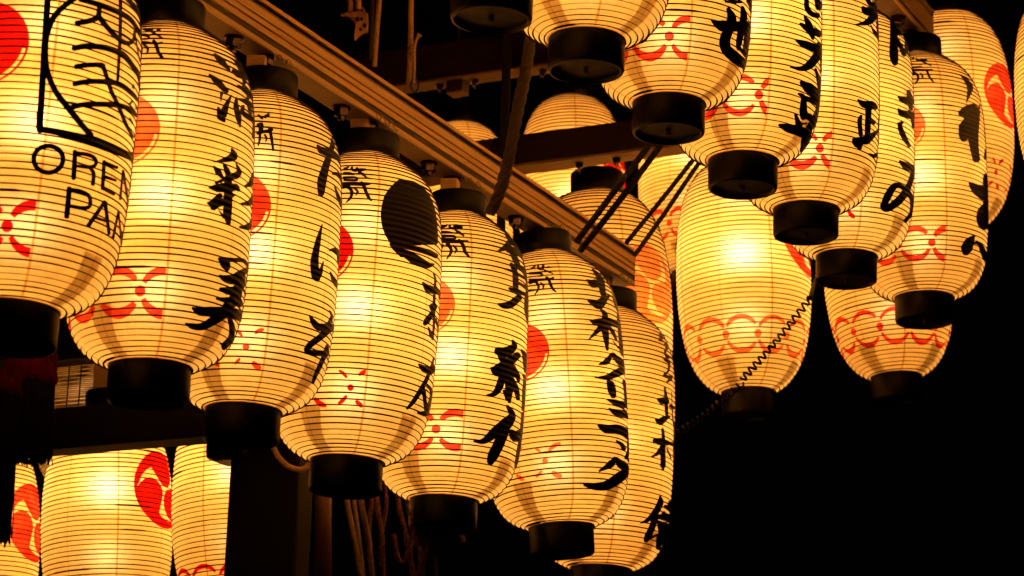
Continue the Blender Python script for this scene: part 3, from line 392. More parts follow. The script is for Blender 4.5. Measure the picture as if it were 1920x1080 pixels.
        [-229,5391,-224,5371,-228,5402,-218,5358,-207,5403,-197,5348,-185,5399,-178,5336,-162,5382,-161,5314,-141,5356,-146,5287,-120,5313,-128,5259,-104,5275,-110,5229,-87,5251,-92,5205,-71,5229,-75,5186,-56,5201,-60,5171,-43,5173,-45,5157,-42,5167,-43,5159],
        [-238,5276,-234,5248,-234,5291,-225,5229,-212,5288,-204,5217,-190,5282,-186,5205,-170,5261,-173,5193,-150,5221,-170,5195,-146,5145,-164,5179,-164,5132,-172,5177,-184,5131,-190,5169,-204,5132,-209,5161,-208,5139,-210,5153],
        [-214,5101,-211,5069,-209,5119,-203,5047,-195,5116,-188,5044,-180,5113,-175,5041,-166,5109,-162,5038,-152,5100,-150,5037,-139,5091,-137,5035,-126,5083,-124,5034,-110,5081,-108,5031,-93,5079,-90,5030,-78,5080,-75,5032,-64,5089,-59,5039,-53,5101,-46,5049,-46,5091,-43,5067],
        [-118,5139,-125,5121,-109,5137,-125,5097,-99,5112,-117,5069,-88,5080,-110,5039,-81,5047,-105,5013,-75,5012,-98,4981,-68,4975,-92,4947,-63,4932,-86,4908,-58,4892,-79,4868,-53,4863,-71,4828,-43,4829,-58,4787,-33,4802,-46,4759,-28,4775,-38,4747,-25,4753,-31,4737,-25,4744,-28,4736],
        [-183,5044,-185,5028,-177,5048,-183,5012,-161,5027,-170,4982,-146,5000,-160,4955,-135,4957,-154,4936,-130,4907,-150,4915,-137,4863,-150,4879,-146,4824,-153,4834,-148,4822,-151,4827],
        [-189,5020,-193,5020,-186,5015,-194,5014,-182,4978,-191,4978,-177,4941,-187,4942,-174,4905,-185,4908,-174,4873,-184,4879,-175,4844,-184,4849,-176,4814,-183,4819,-178,4811,-181,4813],
    ],
    'L3': [
        [-45,5016,-49,4995,-38,5021,-48,4975,-26,4998,-36,4950,-13,4976,-24,4925,-1,4954,-13,4902,0,4930,-5,4907],
        [-2,4962,4,4936,-1,4989,13,4931,9,5011,23,4953,20,5033,34,4975,30,5056,44,4998,40,5051,46,5025],
        [-49,4790,-44,4764,-47,4814,-35,4755,-28,4842,-20,4780,-4,4846,-15,4788,5,4788,-18,4781,4,4734,-17,4733,4,4683,-16,4682,-2,4668,-11,4668],
        [-44,4635,-41,4605,-40,4658,-32,4591,-25,4670,-18,4604,-10,4681,-3,4617,5,4694,12,4631,20,4706,26,4645,35,4719,41,4660,50,4733,56,4675,66,4746,71,4691,72,4736,75,4711],
        [-16,4751,-26,4750,-9,4735,-32,4732,-9,4691,-31,4688,-8,4647,-29,4644,-7,4604,-28,4602,-7,4563,-27,4562,-7,4524,-27,4527,-9,4482,-26,4488,-12,4446,-27,4453,-16,4412,-28,4419,-19,4379,-29,4383,-22,4373,-26,4375],
        [49,4780,39,4772,56,4770,34,4750,60,4726,38,4706,64,4682,42,4663,68,4639,46,4621,71,4597,49,4579,75,4554,53,4537,77,4516,56,4501,79,4478,60,4465,81,4440,63,4427,83,4402,66,4390,85,4363,69,4352,87,4325,72,4315,83,4312,77,4308],
        [15,4623,9,4611,20,4621,8,4596,31,4584,17,4559,39,4541,22,4531,34,4498,23,4509,26,4468,20,4477,24,4466,21,4470],
        [641,4935,617,4910,658,4943,607,4889,668,4919,602,4847,686,4897,597,4811,687,4845,584,4764,668,4787,574,4729,647,4727,559,4682,625,4666,545,4631,611,4611,532,4580,600,4559,521,4528,591,4516,511,4486,582,4472,502,4444,574,4427,492,4401,565,4383,483,4357,557,4337,473,4310,549,4290,464,4262,543,4247,458,4220,538,4203,451,4176,533,4158,444,4130,529,4114,438,4084,525,4071,432,4038,522,4031,426,3993,520,3996,422,3949,514,3947,421,3893,510,3898,423,3841,507,3851,425,3794,504,3809,428,3755,501,3773,430,3723,488,3721,442,3687,476,3687,456,3671,470,3674,461,3666],
        [422,4630,414,4615,429,4633,412,4600,449,4624,415,4559,467,4620,421,4512,487,4629,438,4471,498,4631,463,4466,520,4639,489,4469,550,4652,515,4476,587,4669,540,4483,629,4687,560,4486,666,4688,583,4495,702,4687,608,4504,742,4691,638,4512,823,4731,673,4525,840,4711,718,4546,838,4680,779,4604],
        [580,4225,577,4198,592,4248,586,4187,625,4274,616,4201,669,4308,645,4216,729,4345,667,4221,812,4382,688,4221,865,4382,711,4213,872,4340,733,4202,876,4295,750,4184,885,4256,763,4155,894,4220,779,4126,887,4197,876,4192],
        [616,4040,609,4030,623,4043,605,4021,639,4019,614,3987,656,3996,622,3954,675,3975,631,3921,696,3956,640,3888,721,3941,651,3857,750,3927,665,3827,793,3923,683,3798,875,3951,702,3772,882,3914,721,3749,887,3883,738,3731,894,3834,786,3728,897,3797,874,3769,891,3772,883,3761],
        [495,3202,489,3200,498,3197,485,3193,496,3153,478,3147,495,3109,470,3102,493,3066,462,3058,492,3023,455,3013,491,2978,448,2966,489,2933,441,2918,488,2884,434,2867,487,2844,430,2826,485,2800,425,2783,483,2756,421,2737,481,2710,416,2690,480,2665,412,2643,479,2621,409,2596,479,2580,405,2550,479,2542,403,2506,480,2509,401,2464,482,2469,402,2414,485,2431,404,2367,489,2396,407,2323,494,2362,410,2283,499,2332,414,2247,504,2305,418,2216,508,2286,422,2186,506,2249,439,2150,503,2231,458,2140,505,2203,473,2139,502,2175,488,2146],
        [533,2555,527,2553,536,2550,523,2546,536,2509,514,2503,535,2468,505,2460,534,2426,497,2417,533,2386,488,2376,532,2347,480,2340,525,2304,474,2300,518,2264,468,2265,511,2228,462,2230,505,2191,456,2193,487,2168,465,2169],
        [585,2799,587,2785,591,2815,595,2782,622,2855,631,2803,665,2904,665,2823,733,2955,679,2820,804,2971,684,2820,881,2989,701,2811,886,2948,718,2796,889,2909,732,2781,894,2867,739,2757,892,2827,737,2723,889,2791,734,2684,827,2732,758,2684],
        [627,2442,618,2430,636,2445,614,2417,655,2429,622,2388,676,2413,630,2359,698,2400,638,2329,723,2391,648,2301,754,2390,661,2274,797,2390,688,2256,884,2423,720,2245,897,2394,761,2243,906,2361,820,2255,904,2327,892,2300],
        [668,1768,655,1751,682,1774,652,1736,705,1762,668,1716,735,1752,685,1699,758,1727,691,1678,761,1683,682,1644,749,1629,666,1597,737,1577,649,1542,739,1543,635,1497,740,1502,624,1455,738,1454,612,1418,725,1396,599,1387,693,1336,590,1356,662,1283,578,1321,633,1235,561,1281,605,1188,543,1237,586,1153,529,1208,566,1117,512,1177,547,1082,495,1144,530,1050,479,1111,516,1021,464,1079,506,998,451,1048,495,970,440,1008,487,945,432,973,479,918,427,944,471,888,421,915,451,872,429,885],
        [433,1527,428,1518,438,1527,427,1508,453,1511,432,1477,467,1494,438,1445,482,1480,445,1412,498,1471,453,1382,513,1456,465,1359,526,1445,478,1336,537,1441,499,1314,548,1443,528,1305,560,1450,559,1311,582,1465,593,1327,611,1487,627,1347,646,1514,661,1367,684,1541,689,1382,747,1576,738,1414,888,1662,778,1440,914,1626,760,1442,920,1554,786,1458,915,1499,843,1463,914,1481,902,1479],
        [435,924,430,882,451,949,440,854,474,948,462,849,496,948,488,846,518,953,519,850,537,963,549,864,563,979,580,883,594,999,610,902,628,1018,635,916,671,1031,665,932,712,1040,699,947,758,1054,743,968,788,1046,779,1006],
        [721,1189,692,1174,740,1187,676,1152,752,1160,665,1114,766,1133,657,1076,780,1104,650,1042,793,1073,641,1011,776,1029,641,985,758,987,640,956,741,948,637,924,725,909,634,889,716,869,627,851,706,828,620,811,700,786,616,772,695,744,613,732,690,708,610,697,684,669,608,660,678,631,605,622,674,595,605,587,675,567,607,556,677,527,615,514,679,494,624,481,683,460,633,448,670,445,648,440],
        [906,1223,902,1223,910,1216,900,1217,913,1180,900,1181,915,1143,899,1146,919,1093,895,1097,926,1063,907,1071,927,1024,908,1033,928,983,909,991,929,940,910,948,926,894,908,902,927,853,909,861,924,844,916,848],
    ],
    'L4': [
        [261,5042,336,5086,245,5005,419,5112,216,4935,476,5099,195,4874,513,5074,163,4768,569,5024,137,4636,610,4935,129,4555,627,4870,123,4475,643,4805,118,4376,655,4717,116,4298,662,4646,120,4166,675,4522,134,4020,681,4373,155,3897,680,4238,178,3812,686,4148,196,3754,683,4080,204,3730,663,4036,208,3717,425,3842,211,3711,257,3733],
        [204,3792,191,3756,219,3799,191,3718,229,3780,199,3694,239,3763,207,3671,249,3745,216,3646,261,3728,227,3621,273,3706,240,3597,287,3684,254,3573,302,3661,269,3550,317,3639,283,3527,318,3593,303,3542],
        [247,3717,247,3701,250,3729,250,3693,267,3743,268,3695,284,3758,285,3697,303,3774,302,3700,322,3788,320,3700,340,3797,337,3703,358,3805,353,3706,379,3813,371,3707,403,3820,393,3709,424,3824,412,3711,448,3829,435,3713,475,3836,460,3717,503,3843,486,3721,531,3850,511,3725,559,3858,533,3729,594,3863,563,3736,625,3866,588,3741,655,3869,615,3746,691,3878,647,3756,703,3852,681,3795],
        [258,3690,251,3653,271,3707,255,3624,286,3703,267,3604,301,3700,279,3585,317,3697,291,3566,333,3695,303,3548,350,3692,315,3529,369,3683,330,3512,388,3675,346,3493,407,3668,363,3476,425,3664,382,3460,443,3653,402,3454,462,3643,424,3451,481,3635,446,3451,499,3630,467,3453,520,3622,494,3461,537,3617,522,3475,551,3615,554,3500,569,3616,584,3542,594,3629,608,3587,624,3648,632,3630,631,3649,635,3641],
        [629,3472,616,3458,639,3475,611,3443,655,3447,621,3410,671,3419,631,3378,684,3374,637,3334,687,3341,637,3305,687,3305,636,3271,685,3265,634,3232,684,3223,632,3189,682,3179,630,3143,682,3133,629,3095,683,3096,629,3058,684,3056,630,3017,685,3015,631,2975,687,2972,632,2932,688,2928,634,2888,690,2885,636,2845,693,2843,638,2803,695,2803,640,2763,698,2758,642,2718,700,2713,645,2673,703,2669,649,2629,706,2625,652,2586,709,2583,655,2544,710,2541,657,2504,711,2500,658,2465,710,2455,659,2423,707,2412,659,2383,703,2372,659,2345,699,2332,658,2307,695,2292,657,2270,692,2252,656,2231,681,2237,665,2227],
        [490,3201,483,3187,498,3206,483,3173,521,3200,491,3139,544,3195,500,3103,567,3197,512,3066,586,3208,533,3035,603,3208,569,3039,633,3216,607,3055,673,3233,642,3074,722,3253,667,3087,816,3280,710,3118,888,3273,738,3137,889,3227,747,3129,885,3188,748,3095,828,3110,749,3057,796,3079,763,3057],
        [613,2883,587,2834,647,2905,584,2793,684,2909,598,2762,730,2919,612,2732,722,2854,664,2766],
        [678,2771,645,2770,688,2747,618,2746,668,2695,598,2698,650,2642,579,2649,632,2591,561,2603,618,2546,546,2561,607,2508,533,2528,580,2457,525,2476,560,2425,521,2441,543,2411,526,2418],
        [594,2427,586,2417,602,2429,583,2405,624,2407,592,2367,649,2386,602,2328,675,2368,611,2291,701,2357,617,2260,706,2316,644,2248,704,2282,670,2245,698,2266,682,2249],
        [706,2675,678,2643,735,2689,669,2615,761,2669,690,2593,796,2657,714,2575,857,2660,738,2557,891,2634,760,2533,890,2588,773,2505,892,2544,782,2470,893,2498,789,2429,891,2449,796,2387,892,2405,805,2348,890,2396,840,2364],
        [746,1973,728,1963,756,1972,717,1950,755,1928,707,1903,754,1886,698,1857,751,1841,689,1811,744,1789,677,1760,734,1742,667,1716,723,1692,655,1669,711,1641,643,1620,698,1588,630,1571,686,1537,618,1523,675,1495,608,1484,667,1455,599,1447,658,1415,589,1410,648,1373,579,1372,637,1330,569,1332,625,1283,557,1290,611,1239,547,1250,596,1192,536,1205,580,1144,524,1159,565,1095,512,1113,553,1050,502,1069,541,1009,492,1030,530,973,484,996,512,924,473,949,496,886,463,913,481,854,453,879,466,821,443,842,456,817,446,826],
        [510,1693,504,1678,518,1699,505,1666,540,1699,516,1640,563,1699,528,1614,586,1704,543,1588,607,1714,564,1566,628,1716,593,1566,653,1722,627,1572,675,1731,668,1588,680,1732,730,1629,689,1733,820,1722,712,1761,893,1808,751,1806,898,1840,817,1851,896,1873],
        [622,1304,592,1281,647,1301,579,1249,655,1265,588,1213,664,1229,598,1178,674,1193,608,1143,683,1158,618,1109,693,1125,629,1077,707,1097,639,1045,724,1072,649,1015,743,1048,659,986,765,1027,670,957,791,1007,681,928,765,966,714,930],
        [655,1381,643,1358,672,1394,646,1341,707,1391,676,1333,757,1394,707,1329,818,1390,729,1314,879,1392,735,1295,898,1366,738,1268,901,1327,739,1235,902,1285,735,1196,903,1240,729,1152,899,1202,722,1117,898,1164,713,1079,896,1125,706,1039,864,1066,698,997,849,1017,689,955,837,971,681,912,829,928,674,871,763,874,701,853],
        [577,832,579,817,583,844,586,811,615,870,621,814,651,900,660,821,692,932,707,831,729,922,738,877],
        [-207,5195,-204,5175,-205,5208,-198,5163,-192,5213,-182,5161,-183,5221,-167,5167,-176,5235,-158,5196,-168,5258,-153,5227,-162,5257,-155,5243],
        [-125,5227,-134,5237,-120,5208,-140,5231,-120,5178,-146,5162,-114,5172,-120,5111,-101,5156,-96,5095,-100,5177,-77,5113,-96,5214,-64,5141,-82,5214,-68,5181],
        [-94,5143,-91,5121,-91,5159,-86,5110,-74,5176,-67,5106,-56,5194,-48,5104,-42,5193,-35,5117,-28,5194,-23,5131,-14,5196,-10,5145,-8,5184,-6,5161],
        [-74,5106,-75,5089,-70,5113,-72,5075,-49,5105,-54,5052,-28,5091,-39,5026,-15,5058,-28,5011,-5,5025,-15,4987,3,5001,-2,4967,18,4988,16,4960,33,4981,32,4962,34,4976,34,4967],
        [-199,5080,-196,5050,-195,5098,-187,5031,-178,5099,-171,5029,-161,5099,-155,5028,-144,5098,-140,5025,-128,5088,-127,5024,-114,5076,-114,5021,-100,5065,-101,5018,-96,5050,-96,5029],
        [-187,4992,-186,4974,-185,5003,-181,4963,-167,5002,-163,4962,-149,5002,-145,4962,-131,5003,-127,4963,-114,5003,-112,4963,-100,5001,-100,4962,-80,4994,-84,4945,-63,4964,-84,4941,-64,4896,-81,4931,-82,4883,-85,4939,-97,4883,-99,4938,-115,4884,-117,4939,-134,4886,-137,4940,-153,4888,-157,4943,-172,4891,-175,4945,-177,4906,-179,4930],
        [-183,4855,-181,4822,-177,4875,-173,4801,-160,4873,-156,4799,-143,4872,-139,4797,-126,4871,-122,4796,-109,4870,-106,4795,-94,4870,-91,4795,-76,4871,-73,4794,-58,4871,-56,4794,-42,4873,-40,4794,-27,4875,-24,4796,-12,4872,-9,4804,2,4871,4,4813,16,4870,18,4823,30,4869,32,4833,34,4861,35,4844],
        [-188,4806,-183,4756,-180,4837,-170,4727,-167,4836,-158,4732,-151,4835,-147,4737,-133,4823,-141,4738,-117,4794,-134,4729,-105,4760,-125,4710,-96,4724,-117,4690,-87,4676,-111,4659,-84,4623,-109,4629,-88,4583,-110,4604,-94,4547,-113,4573,-101,4514,-118,4543,-110,4488,-123,4518,-120,4468,-129,4493,-129,4449,-136,4467,-133,4449,-136,4458],
        [-87,4757,-90,4744,-82,4760,-89,4730,-70,4742,-78,4705,-57,4721,-69,4683,-46,4680,-67,4677,-54,4628,-67,4644,-67,4588,-72,4597,-69,4587,-72,4591],
        [-38,4900,-46,4883,-30,4898,-47,4861,-21,4872,-39,4831,-12,4844,-32,4803,-2,4809,-26,4773,5,4766,-20,4736,11,4722,-13,4693,17,4682,-6,4649,24,4645,2,4611,31,4612,10,4575,36,4586,18,4543,43,4556,32,4519,51,4529,44,4505,51,4518,48,4507],
    ],
    'L5': [
        [-163,5201,-158,5174,-162,5220,-150,5161,-141,5238,-128,5171,-125,5256,-108,5184,-112,5268,-96,5215,-100,5283,-87,5245,-93,5280,-87,5263],
        [-60,5268,-71,5278,-55,5247,-79,5270,-58,5218,-82,5231,-60,5218,-76,5171,-48,5207,-52,5137,-36,5202,-25,5130,-38,5226,-10,5171,-22,5281,-7,5180,6,5277,0,5178,29,5258,21,5171,50,5241,42,5163,55,5216,51,5180],
        [-23,5157,-26,5138,-16,5162,-25,5121,-2,5143,-12,5096,12,5125,0,5071,27,5106,13,5045,40,5078,28,5025,54,5049,43,5004,67,5020,58,4983,68,5004,64,4988],
        [-153,5101,-151,5074,-148,5116,-145,5056,-126,5112,-123,5050,-105,5108,-103,5045,-84,5105,-83,5040,-65,5095,-66,5039,-48,5085,-49,5039,-31,5076,-32,5039,-28,5065,-28,5048],
        [-145,5013,-143,4994,-141,5025,-139,4981,-119,5021,-117,4977,-95,5018,-93,4974,-71,5016,-70,4973,-49,5014,-49,4971,-30,5013,-31,4969,-13,5006,-21,4970,1,4955,-18,4941,-6,4907,-16,4953,-26,4892,-29,4942,-39,4891,-41,4940,-56,4892,-57,4940,-75,4894,-76,4941,-95,4897,-96,4942,-115,4901,-116,4945,-134,4905,-136,4948,-138,4917,-139,4936],
        [-144,4878,-142,4842,-137,4900,-134,4819,-121,4900,-117,4818,-104,4900,-101,4817,-88,4901,-85,4817,-71,4902,-69,4817,-55,4903,-53,4816,-35,4903,-34,4816,-16,4902,-15,4816,3,4903,4,4817,21,4906,23,4820,39,4905,42,4832,57,4906,60,4846,76,4909,78,4861,94,4912,96,4877,98,4904,99,4888],
        [-74,4841,-86,4808,-59,4841,-86,4768,-50,4809,-74,4743,-41,4775,-64,4721,-33,4736,-56,4701,-24,4681,-49,4667,-24,4617,-49,4629,-32,4576,-51,4604,-42,4539,-57,4565,-53,4503,-64,4524,-63,4468,-72,4483,-67,4466,-70,4473],
        [-100,4796,-113,4806,-93,4771,-122,4794,-100,4725,-122,4741,-106,4680,-121,4689,-109,4633,-121,4639,-112,4587,-121,4591,-115,4582,-119,4584],
        [-24,4788,-29,4776,-19,4789,-29,4761,-6,4760,-19,4726,7,4729,-9,4693,17,4683,-6,4678,8,4630,-6,4648,-6,4594,-12,4605,-8,4593,-11,4598],
        [17,4924,9,4901,27,4925,8,4876,41,4889,21,4837,55,4853,33,4800,68,4809,42,4765,76,4757,47,4728,79,4709,51,4681,84,4670,59,4631,89,4643,69,4598,97,4615,80,4572,106,4585,91,4548,114,4555,102,4524,113,4539,108,4525],
        [580,5329,533,5280,626,5357,518,5248,660,5353,519,5212,729,5371,520,5176,732,5345,521,5140,735,5320,528,5108,738,5293,545,5088,778,5288,562,5070,789,5263,581,5054,794,5235,601,5039,782,5194,659,5081],
        [689,5246,622,5232,654,5177,553,5176,600,5104,513,5114,565,5040,486,5062,527,4969,465,5021,489,4899,445,4986,458,4858,430,4950,429,4826,409,4908,403,4800,389,4867,379,4776,369,4825,357,4753,350,4783,351,4754,348,4768],
        [463,4933,444,4859,502,4988,453,4817,539,5002,480,4816,582,5022,508,4817,637,5048,536,4818,721,5092,561,4818,810,5120,593,4833,821,5090,629,4849,826,5059,675,4869,834,5031,742,4906,831,4997,814,4961],
        [539,4908,504,4862,569,4917,490,4814,580,4892,496,4782,592,4868,501,4751,604,4843,507,4720,617,4815,512,4687,624,4779,521,4657,630,4742,532,4626,636,4704,544,4595,642,4667,556,4564,623,4617,583,4570],
        [491,4622,473,4594,507,4628,468,4564,523,4606,476,4531,540,4585,485,4500,557,4559,492,4470,572,4524,495,4436,579,4484,498,4408,582,4443,499,4372,584,4400,499,4332,584,4357,498,4290,585,4315,497,4249,584,4272,498,4211,583,4230,499,4173,583,4189,498,4134,582,4148,498,4093,582,4109,498,4053,557,4060,519,4035],
        [504,4586,497,4543,522,4615,505,4520,555,4630,535,4523,594,4650,567,4530,643,4674,597,4535,707,4700,619,4532,787,4724,639,4529,846,4723,660,4520,854,4681,678,4505,883,4652,695,4483,882,4606,708,4464,884,4562,718,4437,884,4518,725,4404,884,4474,729,4366,879,4428,732,4329,878,4386,727,4287,877,4344,720,4243,874,4303,715,4200,872,4263,710,4156,882,4232,705,4112,814,4166,734,4111],
        [565,4453,554,4421,581,4472,556,4400,614,4473,585,4398,651,4477,618,4398,696,4488,654,4401,758,4512,699,4411,870,4570,760,4433,871,4545,850,4508],
        [548,4272,539,4241,564,4291,543,4222,595,4290,572,4220,631,4293,604,4221,672,4301,641,4224,725,4318,684,4233,823,4368,739,4252,855,4370,784,4293],
        [455,4087,449,4062,466,4099,451,4043,489,4098,470,4027,513,4098,490,4010,542,4104,519,3999,563,4107,544,4004,591,4114,573,4013,624,4126,606,4026,664,4143,642,4043,711,4165,684,4063,730,4151,717,4104],
        [641,4017,606,4039,640,3964,567,4018,609,3908,540,3967,581,3851,514,3917,554,3795,491,3871,527,3741,472,3835,500,3691,457,3813,467,3654,444,3789,439,3632,430,3772,416,3622,415,3757,395,3617,401,3745,374,3629,384,3725,358,3650,367,3713,344,3670,348,3701,342,3680,344,3693],
        [776,4160,714,4113,877,4215,686,4071,880,4170,684,4024,879,4123,682,3977,882,4078,679,3929,885,4034,677,3882,888,3992,675,3836,887,3950,675,3792,889,3904,683,3746,892,3857,692,3704,891,3810,704,3665,894,3769,717,3632,895,3734,731,3604,896,3690,768,3585,904,3660,823,3594,904,3624,887,3606,899,3608,893,3601],
        [843,5185,830,5179,846,5176,822,5164,848,5141,841,5141,868,5118,843,5103,866,5078,842,5063,860,5034,840,5023,857,4992,833,4981,853,4951,830,4941,869,4916,855,4917,879,4875,856,4872,878,4826,849,4821,873,4776,846,4772,872,4728,843,4723,864,4708,849,4704],
        [516,3066,504,3048,527,3069,500,3028,549,3053,505,2987,576,3027,506,2957,586,2961,497,2949,568,2893,491,2948,548,2838,476,2922,524,2782,458,2895,498,2728,442,2875,467,2679,432,2870,433,2658,427,2860,405,2654,415,2849,383,2658,398,2841,365,2665,377,2834,348,2669,357,2825,333,2710,337,2780],
        [366,2811,348,2780,383,2812,344,2743,397,2783,352,2705,411,2754,361,2667,426,2726,370,2629,441,2698,379,2591,456,2670,388,2554,448,2609,416,2556],
        [643,2844,609,2869,643,2794,572,2852,621,2751,550,2818,601,2709,529,2784,581,2667,509,2752,561,2625,489,2718,542,2583,469,2683,523,2538,450,2649,501,2489,431,2618,476,2439,411,2588,454,2410,400,2561,433,2383,385,2532,413,2357,370,2502,393,2333,354,2471,374,2310,338,2440,356,2288,322,2409,331,2297,317,2352],
        [310,2407,306,2395,315,2410,306,2382,337,2407,312,2337,354,2410,323,2286,374,2427,349,2243,382,2431,373,2242,400,2437,396,2246,422,2448,421,2254,447,2461,447,2264,472,2475,472,2275,497,2489,495,2284,522,2501,512,2289,558,2502,540,2311,582,2496,558,2327,603,2489,582,2346,623,2457,613,2392],
        [531,2583,509,2550,554,2587,503,2513,571,2558,515,2479,589,2529,529,2445,609,2501,543,2411,629,2473,555,2381,647,2446,564,2356,657,2398,579,2327,657,2355,590,2300,657,2315,601,2270,643,2287,618,2266],
        [510,2440,462,2408,545,2416,437,2345,547,2375,439,2305,549,2335,442,2264,551,2294,445,2223,553,2252,447,2183,555,2211,450,2143,557,2169,452,2103,558,2127,455,2064,555,2082,461,2026,552,2037,466,1988,549,1993,472,1950,546,1949,478,1912,543,1906,484,1873,540,1862,490,1834,537,1819,496,1796,526,1796,508,1786],
        [447,2031,434,2014,458,2030,430,1992,472,1997,439,1952,486,1964,448,1913,501,1931,458,1874,516,1898,468,1835,508,1863,487,1834],
        [447,2309,411,2311,464,2267,385,2273,458,2219,380,2224,451,2168,375,2173,444,2117,369,2126,437,2066,364,2084,428,2018,359,2050,415,1968,354,2011,400,1924,349,1979,383,1885,344,1952,364,1852,338,1931,342,1833,330,1911,322,1828,317,1891,305,1828,302,1872,288,1827,286,1852,285,1832,284,1843],
        [533,2312,510,2281,555,2315,503,2245,571,2287,513,2210,588,2260,524,2176,606,2233,535,2143,625,2204,544,2110,644,2172,552,2078,652,2130,563,2049,658,2088,573,2018,662,2047,583,1984,667,2007,593,1948,672,1968,604,1913,656,1934,625,1910],
        [645,2961,632,2942,659,2968,629,2925,695,2967,642,2892,742,2974,656,2863,825,2994,665,2834,893,2981,668,2794,893,2934,676,2775,895,2891,684,2745,900,2848,691,2709,898,2800,698,2669,900,2754,704,2627,901,2709,711,2586,903,2665,719,2547,892,2635,768,2554],
        [705,2495,687,2467,729,2511,687,2448,784,2533,705,2427,891,2577,715,2410,906,2528,713,2380,906,2480,714,2361,908,2437,713,2328,909,2390,710,2285,907,2337,705,2233,909,2280,700,2172,907,2243,702,2137,905,2203,704,2098,899,2157,705,2056,897,2113,707,2012,899,2069,708,1966,898,2022,710,1920,894,1974,712,1873,892,1928,713,1828,891,1883,715,1784,803,1813,742,1779],
        [913,2203,903,2203,917,2185,894,2187,917,2142,895,2144,917,2099,896,2101,920,2058,901,2060,917,2013,903,2016,917,1970,901,1971,918,1927,902,1928,918,1884,904,1885,915,1838,906,1841,912,1831,906,1831],
        [491,1752,478,1731,504,1755,476,1708,524,1735,487,1671,547,1717,499,1636,573,1696,510,1603,598,1667,514,1577,617,1620,510,1561,619,1560,504,1550,610,1498,494,1532,596,1440,480,1507,580,1386,463,1476,563,1332,446,1444,540,1288,435,1414,515,1245,422,1382,492,1205,407,1346,469,1167,390,1309,448,1132,373,1270,430,1100,356,1230,412,1070,342,1186,394,1036,328,1143,375,1001,315,1101,355,967,304,1065,335,935,294,1034,314,910,286,1012,289,894,274,990,266,890,261,974,247,894,245,961,229,900,227,949,212,904,210,935,208,911,207,925],
        [518,1340,455,1341,554,1280,413,1283,546,1235,409,1239,539,1190,406,1194,532,1144,402,1149,525,1098,399,1106,519,1053,397,1065,512,1008,394,1026,505,963,391,990,498,912,385,948,489,862,378,906,480,814,370,863,474,772,362,822,469,734,356,782,465,702,350,744,454,663,351,696,444,631,353,657,435,601,356,622,428,570,359,588,407,547,376,555],
        [566,1309,543,1271,593,1319,541,1234,632,1319,548,1187,667,1328,564,1132,672,1354,615,1091,651,1343,697,1130,669,1353,772,1188,709,1383,895,1274,766,1422,910,1290,906,1454,921,1362],
        [774,1783,731,1753,818,1797,714,1725,892,1802,715,1684,895,1761,717,1643,902,1721,719,1602,908,1679,719,1562,915,1636,717,1523,920,1591,713,1484,917,1544,718,1452,917,1502,721,1418,923,1465,722,1381,919,1421,721,1342,918,1379,720,1299,917,1335,719,1252,917,1293,717,1209,917,1248,714,1163,913,1199,711,1116,913,1152,710,1068,913,1104,711,1022,921,1062,712,976,922,1017,713,932,919,972,716,890,919,929,720,849,918,888,723,809,918,846,733,772,918,805,743,736,935,772,754,700,933,729,766,664,927,714,812,664],
    ],
    'L6': [
        [-157,5173,-154,5154,-155,5187,-148,5143,-144,5195,-136,5147,-135,5205,-122,5155,-126,5218,-112,5177,-116,5237,-104,5202,-110,5233,-104,5218],
        [-69,5222,-77,5238,-67,5201,-84,5237,-74,5174,-93,5201,-76,5170,-93,5146,-68,5160,-75,5113,-51,5141,-55,5091,-45,5134,-33,5091,-45,5163,-21,5147,-46,5223,-17,5215,-37,5240,-24,5236],
        [-12,5156,-11,5142,-10,5166,-8,5136,6,5183,9,5137,23,5200,26,5138,29,5186,30,5158],
        [-28,5115,-31,5098,-23,5121,-30,5083,-8,5102,-15,5062,7,5083,-1,5042,21,5065,13,5023,38,5037,32,5003,55,5011,49,4984,56,5001,53,4989],
        [-164,5065,-163,5034,-159,5082,-155,5013,-135,5075,-132,5008,-111,5069,-109,5004,-88,5063,-88,5000,-70,5057,-72,4996,-48,5040,-55,4983,-32,5005,-53,4984,-35,4958,-52,4964,-40,4948,-47,4950],
        [-160,4978,-159,4968,-158,4983,-157,4961,-139,4980,-138,4956,-120,4976,-119,4951,-102,4974,-101,4947,-83,4972,-83,4943,-65,4970,-64,4940,-47,4968,-46,4937,-44,4960,-44,4945],
        [-165,4909,-164,4883,-160,4924,-158,4865,-141,4919,-140,4861,-124,4914,-123,4858,-106,4911,-106,4855,-89,4907,-88,4852,-71,4904,-71,4850,-52,4901,-53,4846,-33,4897,-34,4843,-14,4895,-14,4841,3,4894,3,4840,16,4895,19,4842,36,4908,42,4860,51,4927,58,4883,57,4920,60,4901],
        [-165,4835,-159,4800,-161,4860,-149,4784,-144,4874,-132,4795,-126,4888,-117,4804,-102,4887,-112,4806,-81,4833,-101,4789,-71,4770,-91,4751,-65,4716,-87,4717,-69,4656,-89,4675,-77,4622,-92,4648,-87,4590,-99,4614,-98,4558,-107,4577,-108,4527,-115,4541,-111,4527,-115,4533],
        [-60,4816,-65,4804,-55,4817,-65,4789,-39,4780,-52,4748,-25,4734,-45,4719,-31,4684,-45,4700,-41,4651,-49,4664,-44,4650,-47,4655],
        [-11,4941,-18,4921,-3,4943,-18,4899,10,4912,-8,4869,22,4871,0,4836,28,4825,4,4804,33,4778,8,4758,37,4738,13,4712,42,4702,21,4672,48,4667,28,4635,53,4640,37,4604,61,4605,51,4578,70,4574,65,4560,70,4567,68,4561],
